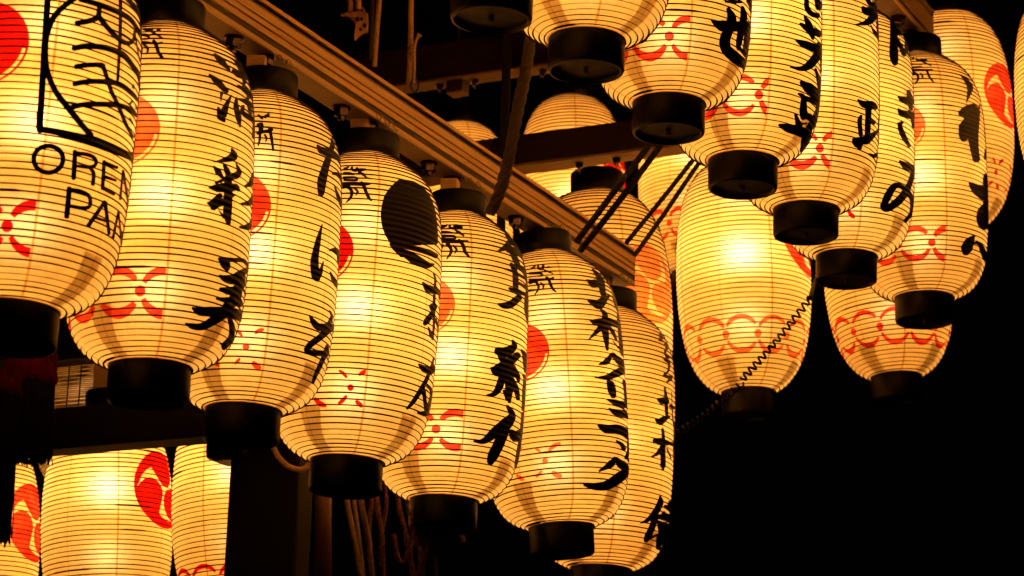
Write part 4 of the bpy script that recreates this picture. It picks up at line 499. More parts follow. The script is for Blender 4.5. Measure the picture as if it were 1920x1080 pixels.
        [517,5232,495,5206,533,5241,484,5182,553,5221,483,5137,576,5204,488,5097,598,5185,490,5058,616,5159,490,5018,624,5123,490,4981,631,5085,488,4943,632,5041,485,4904,626,4987,484,4866,604,4915,484,4825,593,4852,481,4774,582,4793,477,4720,574,4746,475,4669,569,4696,477,4619,567,4653,481,4579,568,4613,484,4540,545,4562,507,4529],
        [359,4906,353,4893,364,4911,353,4882,388,4911,359,4842,411,4911,365,4799,433,4920,376,4756,453,4941,396,4720,464,4940,430,4730,486,4949,462,4752,520,4969,493,4777,560,4991,524,4800,584,4961,563,4872],
        [326,4420,323,4407,331,4426,324,4397,353,4431,338,4368,376,4436,352,4339,398,4443,367,4310,419,4455,381,4286,439,4471,410,4254,435,4490,463,4267,432,4475,504,4343,452,4499,527,4403,479,4539,545,4455,510,4579,558,4494,548,4614,578,4540,584,4638,603,4587,624,4665,634,4640,635,4667,639,4655],
        [822,5040,809,5034,827,5028,802,5018,824,4983,742,4932,817,4935,728,4877,846,4897,716,4809,845,4856,705,4762,844,4809,691,4705,838,4757,679,4646,837,4708,677,4592,833,4660,677,4542,857,4638,681,4498,864,4594,691,4448,868,4555,709,4412,877,4518,730,4384,884,4474,754,4356,888,4432,810,4361,891,4391,862,4357,895,4349,867,4318,895,4304,876,4281,899,4262,895,4252,904,4253,901,4248],
        [894,4562,888,4563,895,4550,884,4557,893,4501,877,4509,892,4452,867,4459,887,4400,861,4411,879,4386,869,4392],
        [447,4295,438,4278,456,4300,437,4261,475,4285,447,4228,495,4272,458,4198,518,4250,464,4170,536,4211,464,4142,541,4161,461,4121,539,4111,455,4087,535,4063,447,4043,533,4020,439,3991,533,3982,432,3934,530,3940,433,3881,529,3893,435,3831,528,3842,438,3781,528,3789,441,3731,527,3733,443,3680,523,3683,448,3637,519,3632,453,3592,516,3580,458,3545,512,3528,463,3499,509,3477,468,3452,506,3425,472,3405,497,3406,482,3397],
        [325,4005,322,3993,330,4011,323,3983,349,4017,334,3954,365,4024,347,3923,385,4041,371,3900,398,4048,395,3905,419,4061,419,3915,446,4079,445,3928,477,4098,469,3938,511,4113,493,3945,543,4122,515,3950,577,4130,542,3955,615,4140,571,3960,659,4152,602,3965,709,4168,632,3970,783,4198,655,3974,878,4216,690,3986,885,4172,722,3993,891,4135,769,4003,896,4101,871,4047,894,4069,884,4046],
        [467,3913,445,3944,467,3864,419,3934,448,3828,405,3895,430,3794,392,3857,413,3759,378,3819,393,3721,363,3778,376,3690,351,3740,358,3659,338,3701,340,3627,324,3660,322,3595,311,3619,305,3565,299,3580,301,3565,299,3571],
        [526,3980,509,3952,544,3986,504,3924,561,3960,517,3892,580,3936,530,3861,601,3910,543,3830,621,3881,554,3798,633,3839,571,3769,643,3796,587,3737,652,3752,604,3702,661,3709,623,3670,653,3690,636,3672],
        [753,4351,724,4330,775,4358,709,4310,780,4315,699,4256,787,4273,694,4207,799,4236,690,4157,819,4203,686,4108,868,4189,682,4056,870,4141,682,4007,869,4090,681,3957,871,4040,680,3907,870,3987,679,3854,873,3934,678,3800,871,3883,677,3750,874,3831,676,3697,872,3776,676,3643,874,3724,676,3591,880,3680,676,3544,881,3640,676,3504,875,3583,691,3460,820,3511,706,3435,783,3450,723,3410,763,3428,737,3411],
        [572,3649,566,3640,579,3652,565,3631,602,3629,585,3602,628,3608,606,3575,656,3589,628,3549,689,3573,653,3524,686,3555,669,3533],
        [560,3388,545,3393,563,3369,531,3382,550,3313,507,3332,537,3256,485,3283,522,3194,466,3244,499,3131,450,3220,464,3095,440,3189,435,3078,423,3156,409,3069,402,3123,386,3060,382,3088,381,3064,379,3076],
        [551,3397,528,3356,578,3410,524,3317,600,3394,539,3290,625,3379,554,3263,652,3366,569,3237,683,3356,585,3212,720,3348,602,3186,762,3339,623,3166,833,3349,647,3145,881,3339,673,3126,891,3303,703,3110,900,3267,740,3098,894,3215,878,3180],
        [894,3205,882,3279,883,3143,759,3234,792,3072,691,3172,710,3002,643,3124,657,2951,603,3082,614,2907,566,3043,583,2880,539,3006,554,2852,515,2972,525,2824,495,2941,495,2798,475,2915,465,2778,456,2892,440,2770,438,2873,417,2768,419,2857,396,2770,398,2842,375,2773,377,2828,355,2776,357,2816,336,2780,337,2803,334,2785,334,2796],
        [466,2793,452,2764,482,2800,450,2736,511,2793,454,2695,544,2767,452,2656,556,2717,454,2630,565,2669,457,2585,572,2625,460,2536,571,2577,472,2498,569,2529,483,2461,567,2481,494,2424,549,2438,516,2412],
        [758,2935,706,2898,815,2956,685,2862,853,2939,690,2824,876,2912,696,2787,879,2871,702,2750,883,2827,707,2712,887,2779,711,2669,886,2733,712,2628,888,2687,713,2584,890,2639,712,2536,889,2589,711,2487,891,2541,710,2438,889,2492,709,2390,881,2466,753,2390],
        [444,2381,441,2367,449,2388,442,2357,478,2393,463,2332,507,2400,485,2308,541,2410,510,2284,569,2412,534,2275,602,2417,563,2267,638,2425,594,2262,672,2438,630,2261,715,2451,682,2282,774,2478,739,2314,882,2532,841,2374,891,2488,890,2428],
        [461,2197,456,2181,469,2203,456,2167,497,2200,472,2133,525,2201,491,2098,554,2209,517,2068,576,2215,548,2062,608,2228,581,2063,650,2245,612,2066,708,2266,632,2065,785,2272,664,2076,880,2288,705,2085,891,2253,768,2104,892,2213,881,2176],
        [342,1827,335,1804,351,1834,337,1784,372,1829,349,1753,393,1823,362,1719,411,1824,379,1686,428,1832,405,1660,441,1837,434,1658,461,1848,463,1665,488,1864,491,1674,519,1881,515,1682,555,1896,535,1684,595,1904,560,1688,640,1912,584,1690,695,1918,603,1689,774,1928,620,1685,885,1935,645,1686,893,1879,679,1677,902,1829,725,1667,908,1780,798,1671,905,1739,888,1710],
        [538,1567,531,1550,547,1573,532,1537,578,1566,554,1512,614,1560,577,1488,653,1550,593,1465,682,1526,604,1446,702,1501,612,1420,724,1480,623,1391,704,1435,657,1394],
        [842,1706,758,1658,887,1712,730,1624,887,1662,734,1576,890,1612,739,1530,890,1559,741,1486,890,1507,737,1444,890,1461,726,1401,833,1389,707,1354,778,1320,686,1304,745,1263,667,1254,711,1239,678,1236],
        [533,1220,518,1226,538,1203,505,1216,535,1164,488,1182,533,1124,473,1150,524,1072,459,1128,507,1014,440,1106,480,983,431,1079,453,957,416,1046,426,933,398,1010,400,910,378,974,375,888,358,937,352,867,340,902,344,870,339,886],
        [532,1224,514,1199,551,1228,511,1171,575,1213,519,1136,599,1199,527,1101,625,1190,540,1064,653,1187,560,1027,683,1178,592,1006,726,1173,629,991,800,1183,670,982,896,1199,717,976,899,1135,836,1047],
        [902,1071,770,1077,906,1003,677,1047,834,943,640,1007,761,877,608,971,713,826,580,937,676,780,553,905,645,738,526,873,618,706,505,841,592,674,484,809,566,641,467,780,538,608,450,755,511,578,435,734,483,553,421,718,453,536,406,703,425,524,390,690,398,518,372,679,372,514,353,669,348,513,334,662,324,515,317,656,298,523,297,649,274,535,278,646,252,550,258,645,232,565,237,646,212,579,216,646,204,600,207,631],
    ],
    'L7': [
        [763,5344,749,5336,767,5337,666,5275,764,5295,625,5204,799,5262,587,5133,684,5142,571,5084,630,5052,548,5014,593,4973,526,4943,563,4937,534,4925],
        [553,5096,546,5072,568,5117,551,5063,609,5143,588,5082,674,5183,631,5106,793,5249,688,5139,798,5236,789,5212],
        [520,4963,511,4940,533,4977,511,4926,561,4981,537,4928,592,4987,565,4932,629,4996,597,4938,629,4982,614,4956],
        [642,4960,612,4928,668,4973,601,4903,698,4946,613,4864,710,4891,613,4827,664,4805,601,4794,625,4737,574,4730,609,4704,557,4661,625,4697,573,4616,664,4693,598,4595,683,4626,606,4626,607,4545,585,4596,576,4525,543,4526,591,4550,566,4485,635,4555,599,4481,681,4539,617,4466,685,4486,620,4441,675,4423,616,4392,658,4357,608,4338,637,4294,600,4296,602,4224,574,4249,571,4175,542,4203,568,4179,524,4135,573,4189,555,4113,610,4199,594,4121,658,4216,632,4130,714,4212,636,4139,685,4130,635,4143,637,4067,606,4094,601,4015,577,4040,587,4010,576,4021],
        [702,4265,680,4252,716,4262,666,4233,712,4218,662,4189,709,4175,657,4144,707,4131,652,4100,689,4108,665,4094],
        [561,3901,546,3889,573,3898,538,3870,579,3860,540,3828,587,3824,542,3787,594,3786,545,3746,601,3746,546,3704,608,3702,547,3659,610,3658,550,3618,613,3610,552,3571,615,3561,553,3522,617,3513,555,3474,618,3468,556,3429,620,3431,558,3389,623,3373,563,3331,627,3329,568,3287,630,3284,572,3243,615,3254,589,3236],
        [451,3591,447,3572,459,3601,450,3558,483,3618,464,3529,507,3636,480,3500,528,3659,505,3476,549,3657,539,3496,580,3661,574,3521,616,3669,610,3548,639,3648,636,3594],
        [439,3126,434,3107,447,3134,436,3093,470,3146,448,3061,490,3161,464,3027,491,3181,501,3012,493,3178,541,3063,512,3203,567,3112,539,3239,588,3152,573,3267,610,3197,610,3296,638,3247,651,3327,670,3301,665,3330,674,3318],
        [543,2985,527,2974,555,2979,518,2953,561,2935,519,2906,567,2893,521,2861,573,2847,523,2814,579,2792,524,2759,582,2749,524,2716,586,2702,524,2668,589,2652,524,2617,592,2601,524,2565,594,2548,524,2511,597,2496,524,2457,599,2451,524,2411,601,2404,524,2364,603,2357,524,2317,605,2310,524,2269,606,2262,524,2220,608,2215,523,2172,610,2168,523,2124,584,2124,546,2104],
        [420,2670,417,2632,433,2693,425,2609,458,2710,447,2595,483,2728,469,2581,513,2749,497,2570,538,2748,525,2584,568,2749,556,2600,602,2754,590,2618,640,2761,628,2639,663,2738,657,2683],
        [557,2574,532,2585,565,2543,510,2567,547,2494,496,2518,530,2445,483,2470,512,2395,471,2427,492,2348,461,2395,463,2309,446,2359,437,2286,427,2327,414,2266,407,2293,408,2268,405,2281],
        [616,2581,603,2566,628,2583,598,2549,647,2551,615,2516,667,2520,633,2483,689,2490,652,2451,714,2462,672,2421,742,2436,695,2391,734,2417,713,2396],
        [634,3548,624,3519,653,3567,629,3500,710,3585,672,3490,748,3604,744,3501,800,3622,884,3636,851,3648,888,3652],
        [691,3881,679,3872,699,3880,671,3861,702,3830,672,3810,703,3778,673,3758,705,3725,674,3704,707,3672,676,3651,712,3620,679,3598,716,3569,681,3547,720,3520,684,3497,725,3473,687,3448,730,3428,691,3402,735,3387,694,3360,741,3350,698,3320,754,3297,706,3263,771,3260,717,3220,791,3233,728,3187,817,3206,740,3153,850,3175,749,3110,886,3129,756,3048,887,3088,758,3010,888,3044,759,2967,886,2994,759,2919,887,2945,759,2869,885,2891,759,2817,887,2838,759,2763,889,2784,759,2708,887,2727,758,2653,889,2672,758,2597,887,2616,757,2542,889,2564,757,2488,887,2510,757,2436,824,2464,778,2438],
        [620,2715,614,2676,641,2745,627,2656,681,2758,664,2667,730,2776,708,2683,802,2810,767,2708,865,2820,826,2760],
        [568,2467,534,2446,593,2452,515,2407,595,2402,517,2356,598,2350,520,2304,602,2298,522,2253,604,2251,524,2205,606,2209,526,2165,598,2153,535,2121,589,2111,543,2088,580,2069,552,2056,572,2055,560,2049],
        [550,1510,538,1500,559,1507,533,1486,579,1478,531,1440,603,1443,528,1402,617,1382,518,1362,609,1327,512,1332,598,1271,503,1287,584,1213,492,1240,567,1154,480,1192,550,1098,467,1150,529,1049,456,1107,506,1002,444,1063,484,958,431,1021,462,920,418,982,441,888,407,950,417,859,393,919,395,842,380,895,375,830,365,871,357,818,349,847,351,822,348,835],
        [541,1067,498,1068,566,1029,470,1033,561,983,466,987,556,938,463,942,550,891,460,898,544,844,456,854,538,796,452,810,534,747,447,766,530,696,441,718,525,647,435,671,521,602,429,629,520,564,424,596,505,514,428,544,490,481,432,507,470,468,444,480],
        [632,1346,623,1323,647,1359,627,1306,694,1373,654,1282,738,1392,697,1260,682,1364,900,1358,686,1351,903,1443,701,1408,877,1498,716,1473,797,1514,732,1494,768,1512],
        [529,1057,534,1017,542,1088,553,1000,575,1118,590,1002,613,1151,632,1007,653,1186,680,1015,700,1199,727,1049,758,1218,789,1090,897,1277,904,1156,910,1245,911,1189],
        [634,1214,605,1180,666,1220,598,1144,692,1193,617,1114,721,1168,638,1085,755,1146,663,1058,802,1130,690,1032,898,1137,721,1008,858,1085,773,1024],
        [682,1010,618,961,757,1019,599,900,809,996,613,856,911,981,623,824,916,894,621,810,907,827,624,808,795,739,615,774,754,696,599,719,733,662,592,654,734,634,596,599,744,596,610,552,770,558,629,507,805,520,649,464,851,487,670,424,802,439,724,412],
        [504,571,513,560,503,585,524,559,524,620,549,589,548,656,576,622,574,694,607,656,591,694,606,677],
        [574,986,547,964,600,982,538,931,617,942,551,888,637,902,564,845,658,863,579,803,680,825,598,762,709,789,618,723,696,750,653,720],
        [775,1018,733,1003,809,1017,712,981,813,968,710,930,818,920,709,880,823,871,707,830,827,823,709,782,839,779,712,737,842,734,719,695,842,689,725,653,840,644,731,611,840,600,744,573,860,565,761,535,830,544,786,531],
    ],
    'U2': [
        [407,1577,407,1561,411,1590,412,1554,429,1611,430,1560,448,1632,449,1568,468,1654,469,1576,489,1678,490,1585,513,1689,512,1608,538,1703,537,1633,565,1718,564,1661,594,1736,593,1691,602,1731,602,1710],
        [302,1160,298,1145,307,1168,300,1132,327,1174,313,1104,348,1180,325,1074,367,1188,340,1045,385,1201,360,1019,402,1220,385,1000,416,1223,411,1009,434,1231,437,1023,456,1244,463,1041,480,1260,490,1061,507,1280,517,1083,536,1301,545,1106,562,1322,572,1128,589,1345,602,1153,619,1372,635,1182,653,1403,672,1216,692,1441,715,1257,741,1489,771,1312,820,1569,900,1442,905,1583,913,1495],
        [444,1489,430,1465,458,1492,425,1436,476,1471,431,1394,496,1451,437,1353,516,1425,440,1317,535,1388,438,1287,540,1336,438,1266,540,1286,436,1240,536,1235,432,1205,531,1179,427,1160,524,1132,422,1127,516,1081,415,1086,509,1033,407,1040,503,989,400,991,499,951,393,941,498,923,389,892,497,891,388,842,498,864,389,795,501,843,396,751,505,827,406,708,511,813,422,669,518,806,442,638,530,798,464,615,549,791,487,599,571,786,511,587,597,781,535,578,623,779,558,570,654,775,590,564,690,777,626,563,734,786,662,565,788,804,693,569,920,882,704,573,933,806,749,600,957,773,808,631,956,751,869,670],
        [616,1659,591,1630,636,1664,580,1597,652,1642,582,1557,670,1623,584,1520,689,1596,584,1484,703,1555,582,1443,702,1511,582,1414,699,1465,581,1377,696,1418,578,1336,691,1369,575,1292,686,1321,572,1245,682,1274,568,1199,676,1230,567,1159,670,1183,564,1117,664,1135,563,1074,658,1088,563,1032,656,1047,562,992,653,1010,562,955,652,979,563,922,644,921,571,871,638,879,580,837,633,835,590,804,621,813,603,800],
        [835,1532,707,1413,903,1540,660,1332,901,1500,661,1293,911,1472,662,1255,910,1432,663,1217,909,1393,664,1179,908,1352,665,1141,907,1312,666,1103,905,1272,668,1066,903,1231,671,1031,855,1144,673,995,832,1082,676,958,823,1034,678,921,815,987,680,883,807,941,682,846,800,896,684,808,759,841,709,804],
        [795,2009,691,1880,897,2075,660,1794,904,2036,681,1775,907,1991,704,1760,911,1944,728,1748,909,1891,749,1736,909,1844,762,1714,907,1799,769,1682,903,1758,773,1644,900,1717,779,1608,895,1705,811,1625],
        [614,897,597,866,633,910,596,842,656,898,618,829,681,888,641,817,709,880,666,807,741,877,694,801,781,881,726,798,838,902,764,801,836,879,797,829],
    ],
    'U3': [
        [527,2965,501,2942,544,2956,486,2904,546,2912,486,2859,547,2867,485,2812,549,2832,487,2763,555,2809,493,2717,564,2792,507,2683,577,2778,525,2659,594,2771,546,2644,608,2770,572,2638,632,2780,610,2652,666,2808,652,2684,714,2848,696,2721,745,2845,735,2786],
        [699,3139,643,3072,752,3169,619,3011,770,3144,625,2972,791,3122,630,2932,819,3108,635,2893,881,3130,641,2854,767,2966,684,2868],
        [492,2592,482,2573,502,2596,479,2554,518,2584,484,2522,534,2573,489,2491,553,2560,493,2459,572,2541,497,2423,585,2512,505,2394,598,2481,513,2360,612,2448,521,2323,625,2417,528,2288,636,2389,534,2257,636,2332,551,2230,631,2282,566,2207,626,2233,582,2183,615,2206,596,2183],
        [443,2413,435,2386,453,2426,437,2366,474,2426,451,2346,495,2426,465,2325,517,2428,481,2306,539,2433,499,2288,565,2443,521,2274,588,2446,546,2274,615,2455,573,2279,647,2469,602,2288,686,2490,635,2302,737,2522,673,2320,814,2584,716,2346,886,2603,798,2452],
        [401,2049,397,2028,409,2060,399,2013,428,2066,413,1995,447,2073,427,1976,467,2081,441,1959,488,2091,458,1942,511,2104,477,1927,531,2107,500,1929,555,2113,525,1933,584,2124,551,1940,616,2137,578,1949,651,2153,603,1957,692,2172,620,1963,754,2189,653,1978,813,2207,681,1987,888,2243,721,2002,888,2202,781,2063],
        [740,2286,688,2239,780,2300,661,2191,791,2264,650,2134,808,2233,641,2078,826,2199,632,2027,829,2146,622,1983,806,2063,609,1941,766,1977,601,1907,732,1900,588,1866,700,1829,574,1823,671,1763,560,1781,644,1703,545,1743,618,1650,532,1711,587,1598,520,1675,558,1553,508,1643,530,1515,495,1614,502,1486,482,1588,476,1464,466,1564,449,1451,449,1543,424,1447,428,1525,401,1449,405,1511,379,1452,381,1498,358,1455,359,1486,355,1463,356,1476],
        [658,1679,640,1657,673,1686,634,1636,697,1663,643,1596,725,1642,654,1555,758,1628,664,1516,799,1622,674,1479,880,1655,681,1445,892,1612,694,1414,895,1566,703,1383,896,1524,712,1350,906,1490,722,1318,860,1427,761,1332],
        [799,2101,758,2060,842,2132,740,2030,842,2086,743,1988,846,2044,746,1946,852,2006,749,1904,861,1968,753,1862,873,1935,756,1820,892,1909,759,1779,890,1861,763,1737,892,1816,767,1695,893,1771,770,1654,842,1713,792,1665],
        [462,1259,455,1234,473,1272,457,1214,499,1282,471,1184,526,1295,486,1156,556,1309,500,1127,592,1323,517,1097,618,1320,540,1088,652,1321,565,1081,694,1326,591,1076,747,1337,613,1070,832,1370,627,1064,907,1371,646,1061,912,1311,667,1050,917,1263,691,1032,921,1218,722,1016,912,1173,792,1055],
        [448,1024,445,1004,456,1036,449,990,479,1044,469,978,509,1052,481,969,542,1024,486,946,555,984,486,926,564,939,487,885,572,890,488,837,579,841,489,787,587,798,492,740,596,767,494,701,600,716,507,654,602,677,519,621,603,637,532,590,587,601,556,581],
        [500,992,496,944,519,1025,510,918,549,1035,540,924,583,1049,574,935,621,1067,609,947,664,1087,642,959,712,1109,667,965,801,1150,706,974,910,1186,725,974,919,1115,736,957,936,1079,732,942,936,1034,726,907,934,989,714,863,931,944,701,814,928,901,691,768,924,861,683,727,895,794,675,684,856,718,665,641,828,657,654,597,809,605,649,554,807,566,646,510,810,536,645,472,816,506,646,436,824,475,651,403,834,445,659,372,851,420,666,341,875,399,674,310,890,368,697,279,910,339,729,255,937,315,767,233,982,302,811,214,1032,290,864,201,1017,267,925,215],
        [514,697,510,639,537,736,530,607,566,742,560,613,598,751,591,620,632,762,626,631,669,777,664,645,701,756,698,696],
        [462,644,449,630,474,642,445,611,489,616,455,578,507,591,466,545,526,567,477,514,546,543,487,483,566,520,496,454,589,492,508,422,611,466,520,392,634,442,533,362,659,421,548,332,651,369,598,327],
        [319,391,319,371,326,403,326,357,348,411,349,342,369,420,371,327,392,430,398,313,421,441,431,301,441,444,456,300,465,449,485,301,494,455,516,304,524,462,549,308,557,471,582,312,590,480,612,316,627,490,632,318,681,493,662,325,734,494,683,328,775,494,717,330,822,504,763,337,880,483,840,395],
        [557,508,564,497,559,520,574,495,581,542,597,520,605,565,620,545,630,589,645,571,639,589,646,582],
    ],
    'U4': [
        [572,4299,549,4256,595,4316,543,4221,618,4301,556,4191,640,4290,572,4160,662,4294,598,4138,694,4320,639,4145,769,4392,680,4166,868,4457,697,4169,879,4404,714,4184,879,4358,745,4194,882,4321,796,4218,878,4290,863,4270],
        [509,4072,496,4054,519,4073,490,4033,534,4067,485,3993,549,4073,487,3948,562,4085,501,3909,578,4103,530,3886,589,4109,568,3909,622,4135,600,3937,670,4170,624,3956,725,4203,646,3971,789,4247,677,3988,863,4297,718,4015,880,4255,833,4154],
        [807,4155,704,4100,833,4118,638,4032,753,3999,612,3971,704,3909,591,3919,659,3826,572,3876,616,3760,557,3835,576,3705,542,3797,536,3658,517,3751,507,3633,498,3718,480,3612,474,3683,453,3595,449,3649,427,3579,425,3616,403,3565,402,3584,400,3568,400,3577],
        [874,4227,781,4133,882,4215,750,4086,879,4166,746,4037,879,4122,743,3988,880,4078,739,3940,881,4033,736,3891,878,3984,733,3841,880,3938,730,3791,880,3891,732,3744,877,3838,735,3695,878,3788,739,3649,875,3734,744,3603,876,3684,750,3557,884,3642,756,3512,834,3581,779,3524],
        [610,3746,602,3734,617,3750,599,3723,639,3727,610,3683,664,3705,623,3644,691,3688,636,3606,722,3682,650,3574,758,3674,679,3555,811,3689,711,3547,879,3714,749,3547,876,3687,796,3591],
        [679,4331,684,4314,690,4360,703,4324,770,4455,796,4434,865,4555,871,4509,873,4548,873,4525],
        [883,4483,875,4485,887,4467,866,4467,886,4418,866,4419,884,4370,867,4371,879,4318,863,4318,878,4269,864,4270,874,4259,866,4258],
        [434,2000,429,1984,441,2006,429,1971,461,2005,439,1941,482,2004,449,1910,501,2009,464,1879,517,2022,487,1856,534,2032,519,1859,560,2053,552,1873,595,2081,582,1888,639,2112,600,1894,686,2117,623,1916,720,2111,650,1935,752,2108,687,1961,764,2080,729,2009],
        [592,1973,549,1942,621,1960,525,1891,621,1912,525,1843,620,1863,525,1796,619,1815,525,1748,618,1766,525,1700,617,1719,525,1653,616,1672,525,1608,616,1627,524,1564,614,1578,524,1516,613,1530,525,1471,612,1485,526,1427,612,1441,527,1385,612,1397,528,1342,612,1353,529,1299,587,1306,550,1282],
        [593,1676,582,1624,618,1714,593,1597,656,1728,627,1607,700,1749,666,1623,718,1729,700,1670],
        [492,1692,480,1698,495,1674,469,1688,490,1643,458,1662,488,1625,444,1624,489,1586,435,1561,490,1558,435,1520,491,1519,437,1479,493,1475,440,1433,497,1428,444,1386,502,1380,449,1337,506,1332,453,1290,509,1286,456,1245,496,1252,472,1233],
        [390,1144,389,1120,397,1161,396,1107,417,1180,414,1099,437,1199,435,1093,460,1222,458,1091,481,1240,478,1091,503,1259,503,1094,519,1277,538,1108,529,1297,581,1144,541,1304,615,1204,561,1330,643,1263,586,1366,667,1321,613,1407,690,1375,641,1446,711,1423,679,1502,750,1495,720,1558,797,1571,774,1627,894,1692,820,1666,892,1711],
        [425,1197,393,1131,460,1212,390,1064,475,1192,401,1038,492,1171,412,1014,510,1145,420,994,512,1098,437,990,511,1056,454,980,510,1017,473,968,505,990,488,968],
        [801,2351,780,2329,821,2365,770,2314,864,2361,776,2273,889,2336,784,2235,890,2289,793,2197,895,2243,801,2158,896,2194,805,2117,899,2145,805,2070,901,2097,800,2019,906,2051,791,1964,908,2002,779,1905,905,1950,769,1845,907,1899,760,1784,906,1843,756,1723,907,1800,760,1680,909,1753,767,1637,908,1701,776,1595,911,1651,786,1553,914,1601,798,1512,913,1548,812,1476,915,1501,827,1443,924,1463,842,1414,926,1411,858,1377,922,1360,869,1340,922,1315,873,1300,921,1272,871,1256,920,1229,870,1211,919,1186,874,1169,914,1175,904,1176],
        [610,989,606,975,618,998,609,967,653,1011,637,957,690,1027,672,952,711,1047,727,972,725,1063,800,1046,754,1105,904,1158,807,1172,914,1180,905,1246,915,1213],
        [917,1022,930,1019,828,967,935,1033,826,1009,934,1077,825,1051,918,1107,823,1093,917,1151,832,1144,917,1195,842,1197,916,1239,902,1258,912,1256],
    ],
    'U5': [
        [647,5552,625,5538,657,5551,615,5523,655,5519,551,5439,658,5491,520,5367,662,5465,507,5311,658,5435,514,5282,672,5425,530,5261,694,5422,563,5256,724,5421,650,5308,762,5422,693,5310,783,5407,709,5291,768,5362,738,5313],
        [729,5416,698,5421,730,5379,578,5310,710,5328,524,5202,705,5289,495,5115,682,5226,477,5042,618,5110,462,4969,593,5029,449,4900,571,4949,442,4839,558,4876,435,4776,550,4813,428,4719,540,4747,421,4658,531,4680,417,4600,526,4618,413,4541,522,4560,409,4483,519,4506,405,4427,517,4458,402,4376,515,4418,399,4329,511,4350,398,4259,508,4299,400,4205,507,4259,402,4163,507,4226,405,4123,500,4162,420,4073,494,4108,436,4039,480,4064,454,4032],
        [534,4990,506,4929,567,5029,504,4895,607,5040,530,4887,658,5062,559,4882,764,5139,594,4886,792,5137,640,4910,810,5126,727,4977,824,5111,793,5013,822,5074,807,5030],
        [739,5334,722,5327,746,5325,708,5307,744,5290,728,5289,785,5290,757,5275,777,5244,753,5231,769,5198,748,5186,762,5152,743,5142,759,5142,756,5142],
        [813,5077,801,5078,816,5060,791,5063,809,5012,782,5015,797,4961,700,4890,794,4917,679,4820,832,4910,660,4752,791,4824,643,4687,746,4731,633,4627,719,4656,626,4571,712,4600,619,4515,678,4547,638,4511],
        [522,4769,496,4729,544,4779,486,4689,558,4743,494,4644,573,4707,505,4604,588,4664,516,4557,601,4633,524,4522,616,4598,534,4482,632,4563,544,4441,647,4532,552,4404,660,4504,557,4378,647,4442,573,4365,627,4396,583,4363,611,4370,592,4356],
        [653,4607,620,4557,687,4633,609,4517,707,4606,633,4500,729,4581,660,4486,756,4562,691,4476,794,4553,728,4472,780,4527,749,4490],
        [662,3648,624,3608,692,3655,606,3564,707,3626,607,3521,722,3600,607,3479,739,3571,608,3435,758,3537,608,3385,759,3488,615,3345,759,3433,623,3300,759,3377,631,3251,759,3319,639,3202,758,3263,647,3155,723,3204,674,3156],
        [482,3359,475,3337,492,3370,476,3320,519,3380,489,3286,545,3394,505,3252,575,3418,534,3227,595,3426,565,3237,626,3444,600,3255,668,3472,639,3279,722,3512,685,3311,806,3581,742,3354,887,3598,885,3525],
        [483,3075,474,3060,491,3079,472,3044,514,3071,475,2998,534,3071,481,2945,558,3088,506,2901,574,3094,540,2903,606,3111,577,2915,650,3138,619,2936,709,3181,668,2965,798,3251,727,3004,887,3269,852,3160],
        [731,3111,680,3060,779,3135,658,3012,787,3089,669,2969,797,3043,680,2926,807,2999,692,2883,819,2956,706,2842,835,2915,720,2802,793,2859,746,2812],
        [466,2700,473,2672,471,2732,487,2668,490,2759,507,2694,509,2787,528,2722,529,2817,549,2750,547,2816,557,2786],
        [509,2759,485,2736,527,2752,473,2701,533,2719,472,2662,540,2691,473,2619,551,2658,477,2568,558,2632,485,2533,568,2600,494,2496,581,2568,505,2459,594,2536,517,2422,609,2508,530,2387,621,2478,547,2361,635,2451,565,2337,652,2424,585,2317,671,2399,606,2298,691,2374,628,2280,682,2339,653,2295],
        [496,1898,489,1881,505,1904,489,1866,535,1906,502,1825,566,1911,517,1782,600,1926,542,1744,628,1931,576,1739,670,1946,615,1742,727,1973,659,1753,821,2033,710,1771,897,2031,806,1879],
        [793,1884,727,1839,856,1908,691,1793,822,1824,675,1727,801,1751,660,1663,782,1680,646,1602,764,1609,632,1542,743,1537,618,1485,725,1469,603,1430,709,1404,587,1377,692,1339,571,1325,673,1274,554,1275,653,1208,537,1227,628,1144,521,1177,603,1081,505,1129,581,1022,488,1082,557,965,472,1039,533,911,455,999,510,866,441,965,486,823,423,930,463,784,406,896,442,749,388,865,421,720,373,840,399,693,366,827,363,682,356,805,339,698,346,796,323,715,329,786,316,737,319,769],
        [319,742,349,729,305,784,373,755,311,827,379,798,316,872,387,843,322,918,395,888,327,965,403,932,334,1011,412,973,341,1057,421,1013,353,1110,430,1065,367,1167,441,1120,383,1223,452,1170,400,1276,463,1211,422,1327,468,1231,459,1374,479,1254,501,1391,490,1265,539,1385,513,1271,568,1380,529,1262,600,1369,550,1248,635,1358,574,1229,671,1347,598,1210,707,1340,620,1193,758,1330,650,1178,819,1322,670,1165,902,1320,688,1130,906,1273,696,1101,906,1219,706,1064,909,1165,716,1022,907,1107,723,978,924,1065,726,934,919,1011,723,895,877,927,711,847,805,825,691,798,768,757,673,751,740,701,653,700,718,649,635,651,684,623,647,625],
    ],
    'U6': [
        [-69,5351,-63,5325,-68,5373,-56,5315,-55,5395,-43,5333,-42,5418,-30,5351,-34,5407,-28,5377],
        [-16,5381,-22,5351,-6,5387,-21,5320,9,5352,-6,5285,23,5318,8,5255,24,5287,17,5260],
        [20,5285,22,5255,25,5309,28,5240,47,5328,48,5249,70,5344,67,5254,93,5340,85,5255,114,5333,105,5254,117,5308,113,5273],
        [53,5275,47,5250,61,5284,48,5227,79,5251,68,5199,97,5219,86,5171,115,5188,104,5145,132,5157,123,5121,149,5128,141,5098,149,5116,146,5103],
        [-73,5201,-72,5180,-69,5212,-68,5166,-44,5203,-44,5157,-20,5195,-21,5150,4,5188,3,5143,28,5182,26,5137,52,5178,49,5133,54,5164,53,5144],
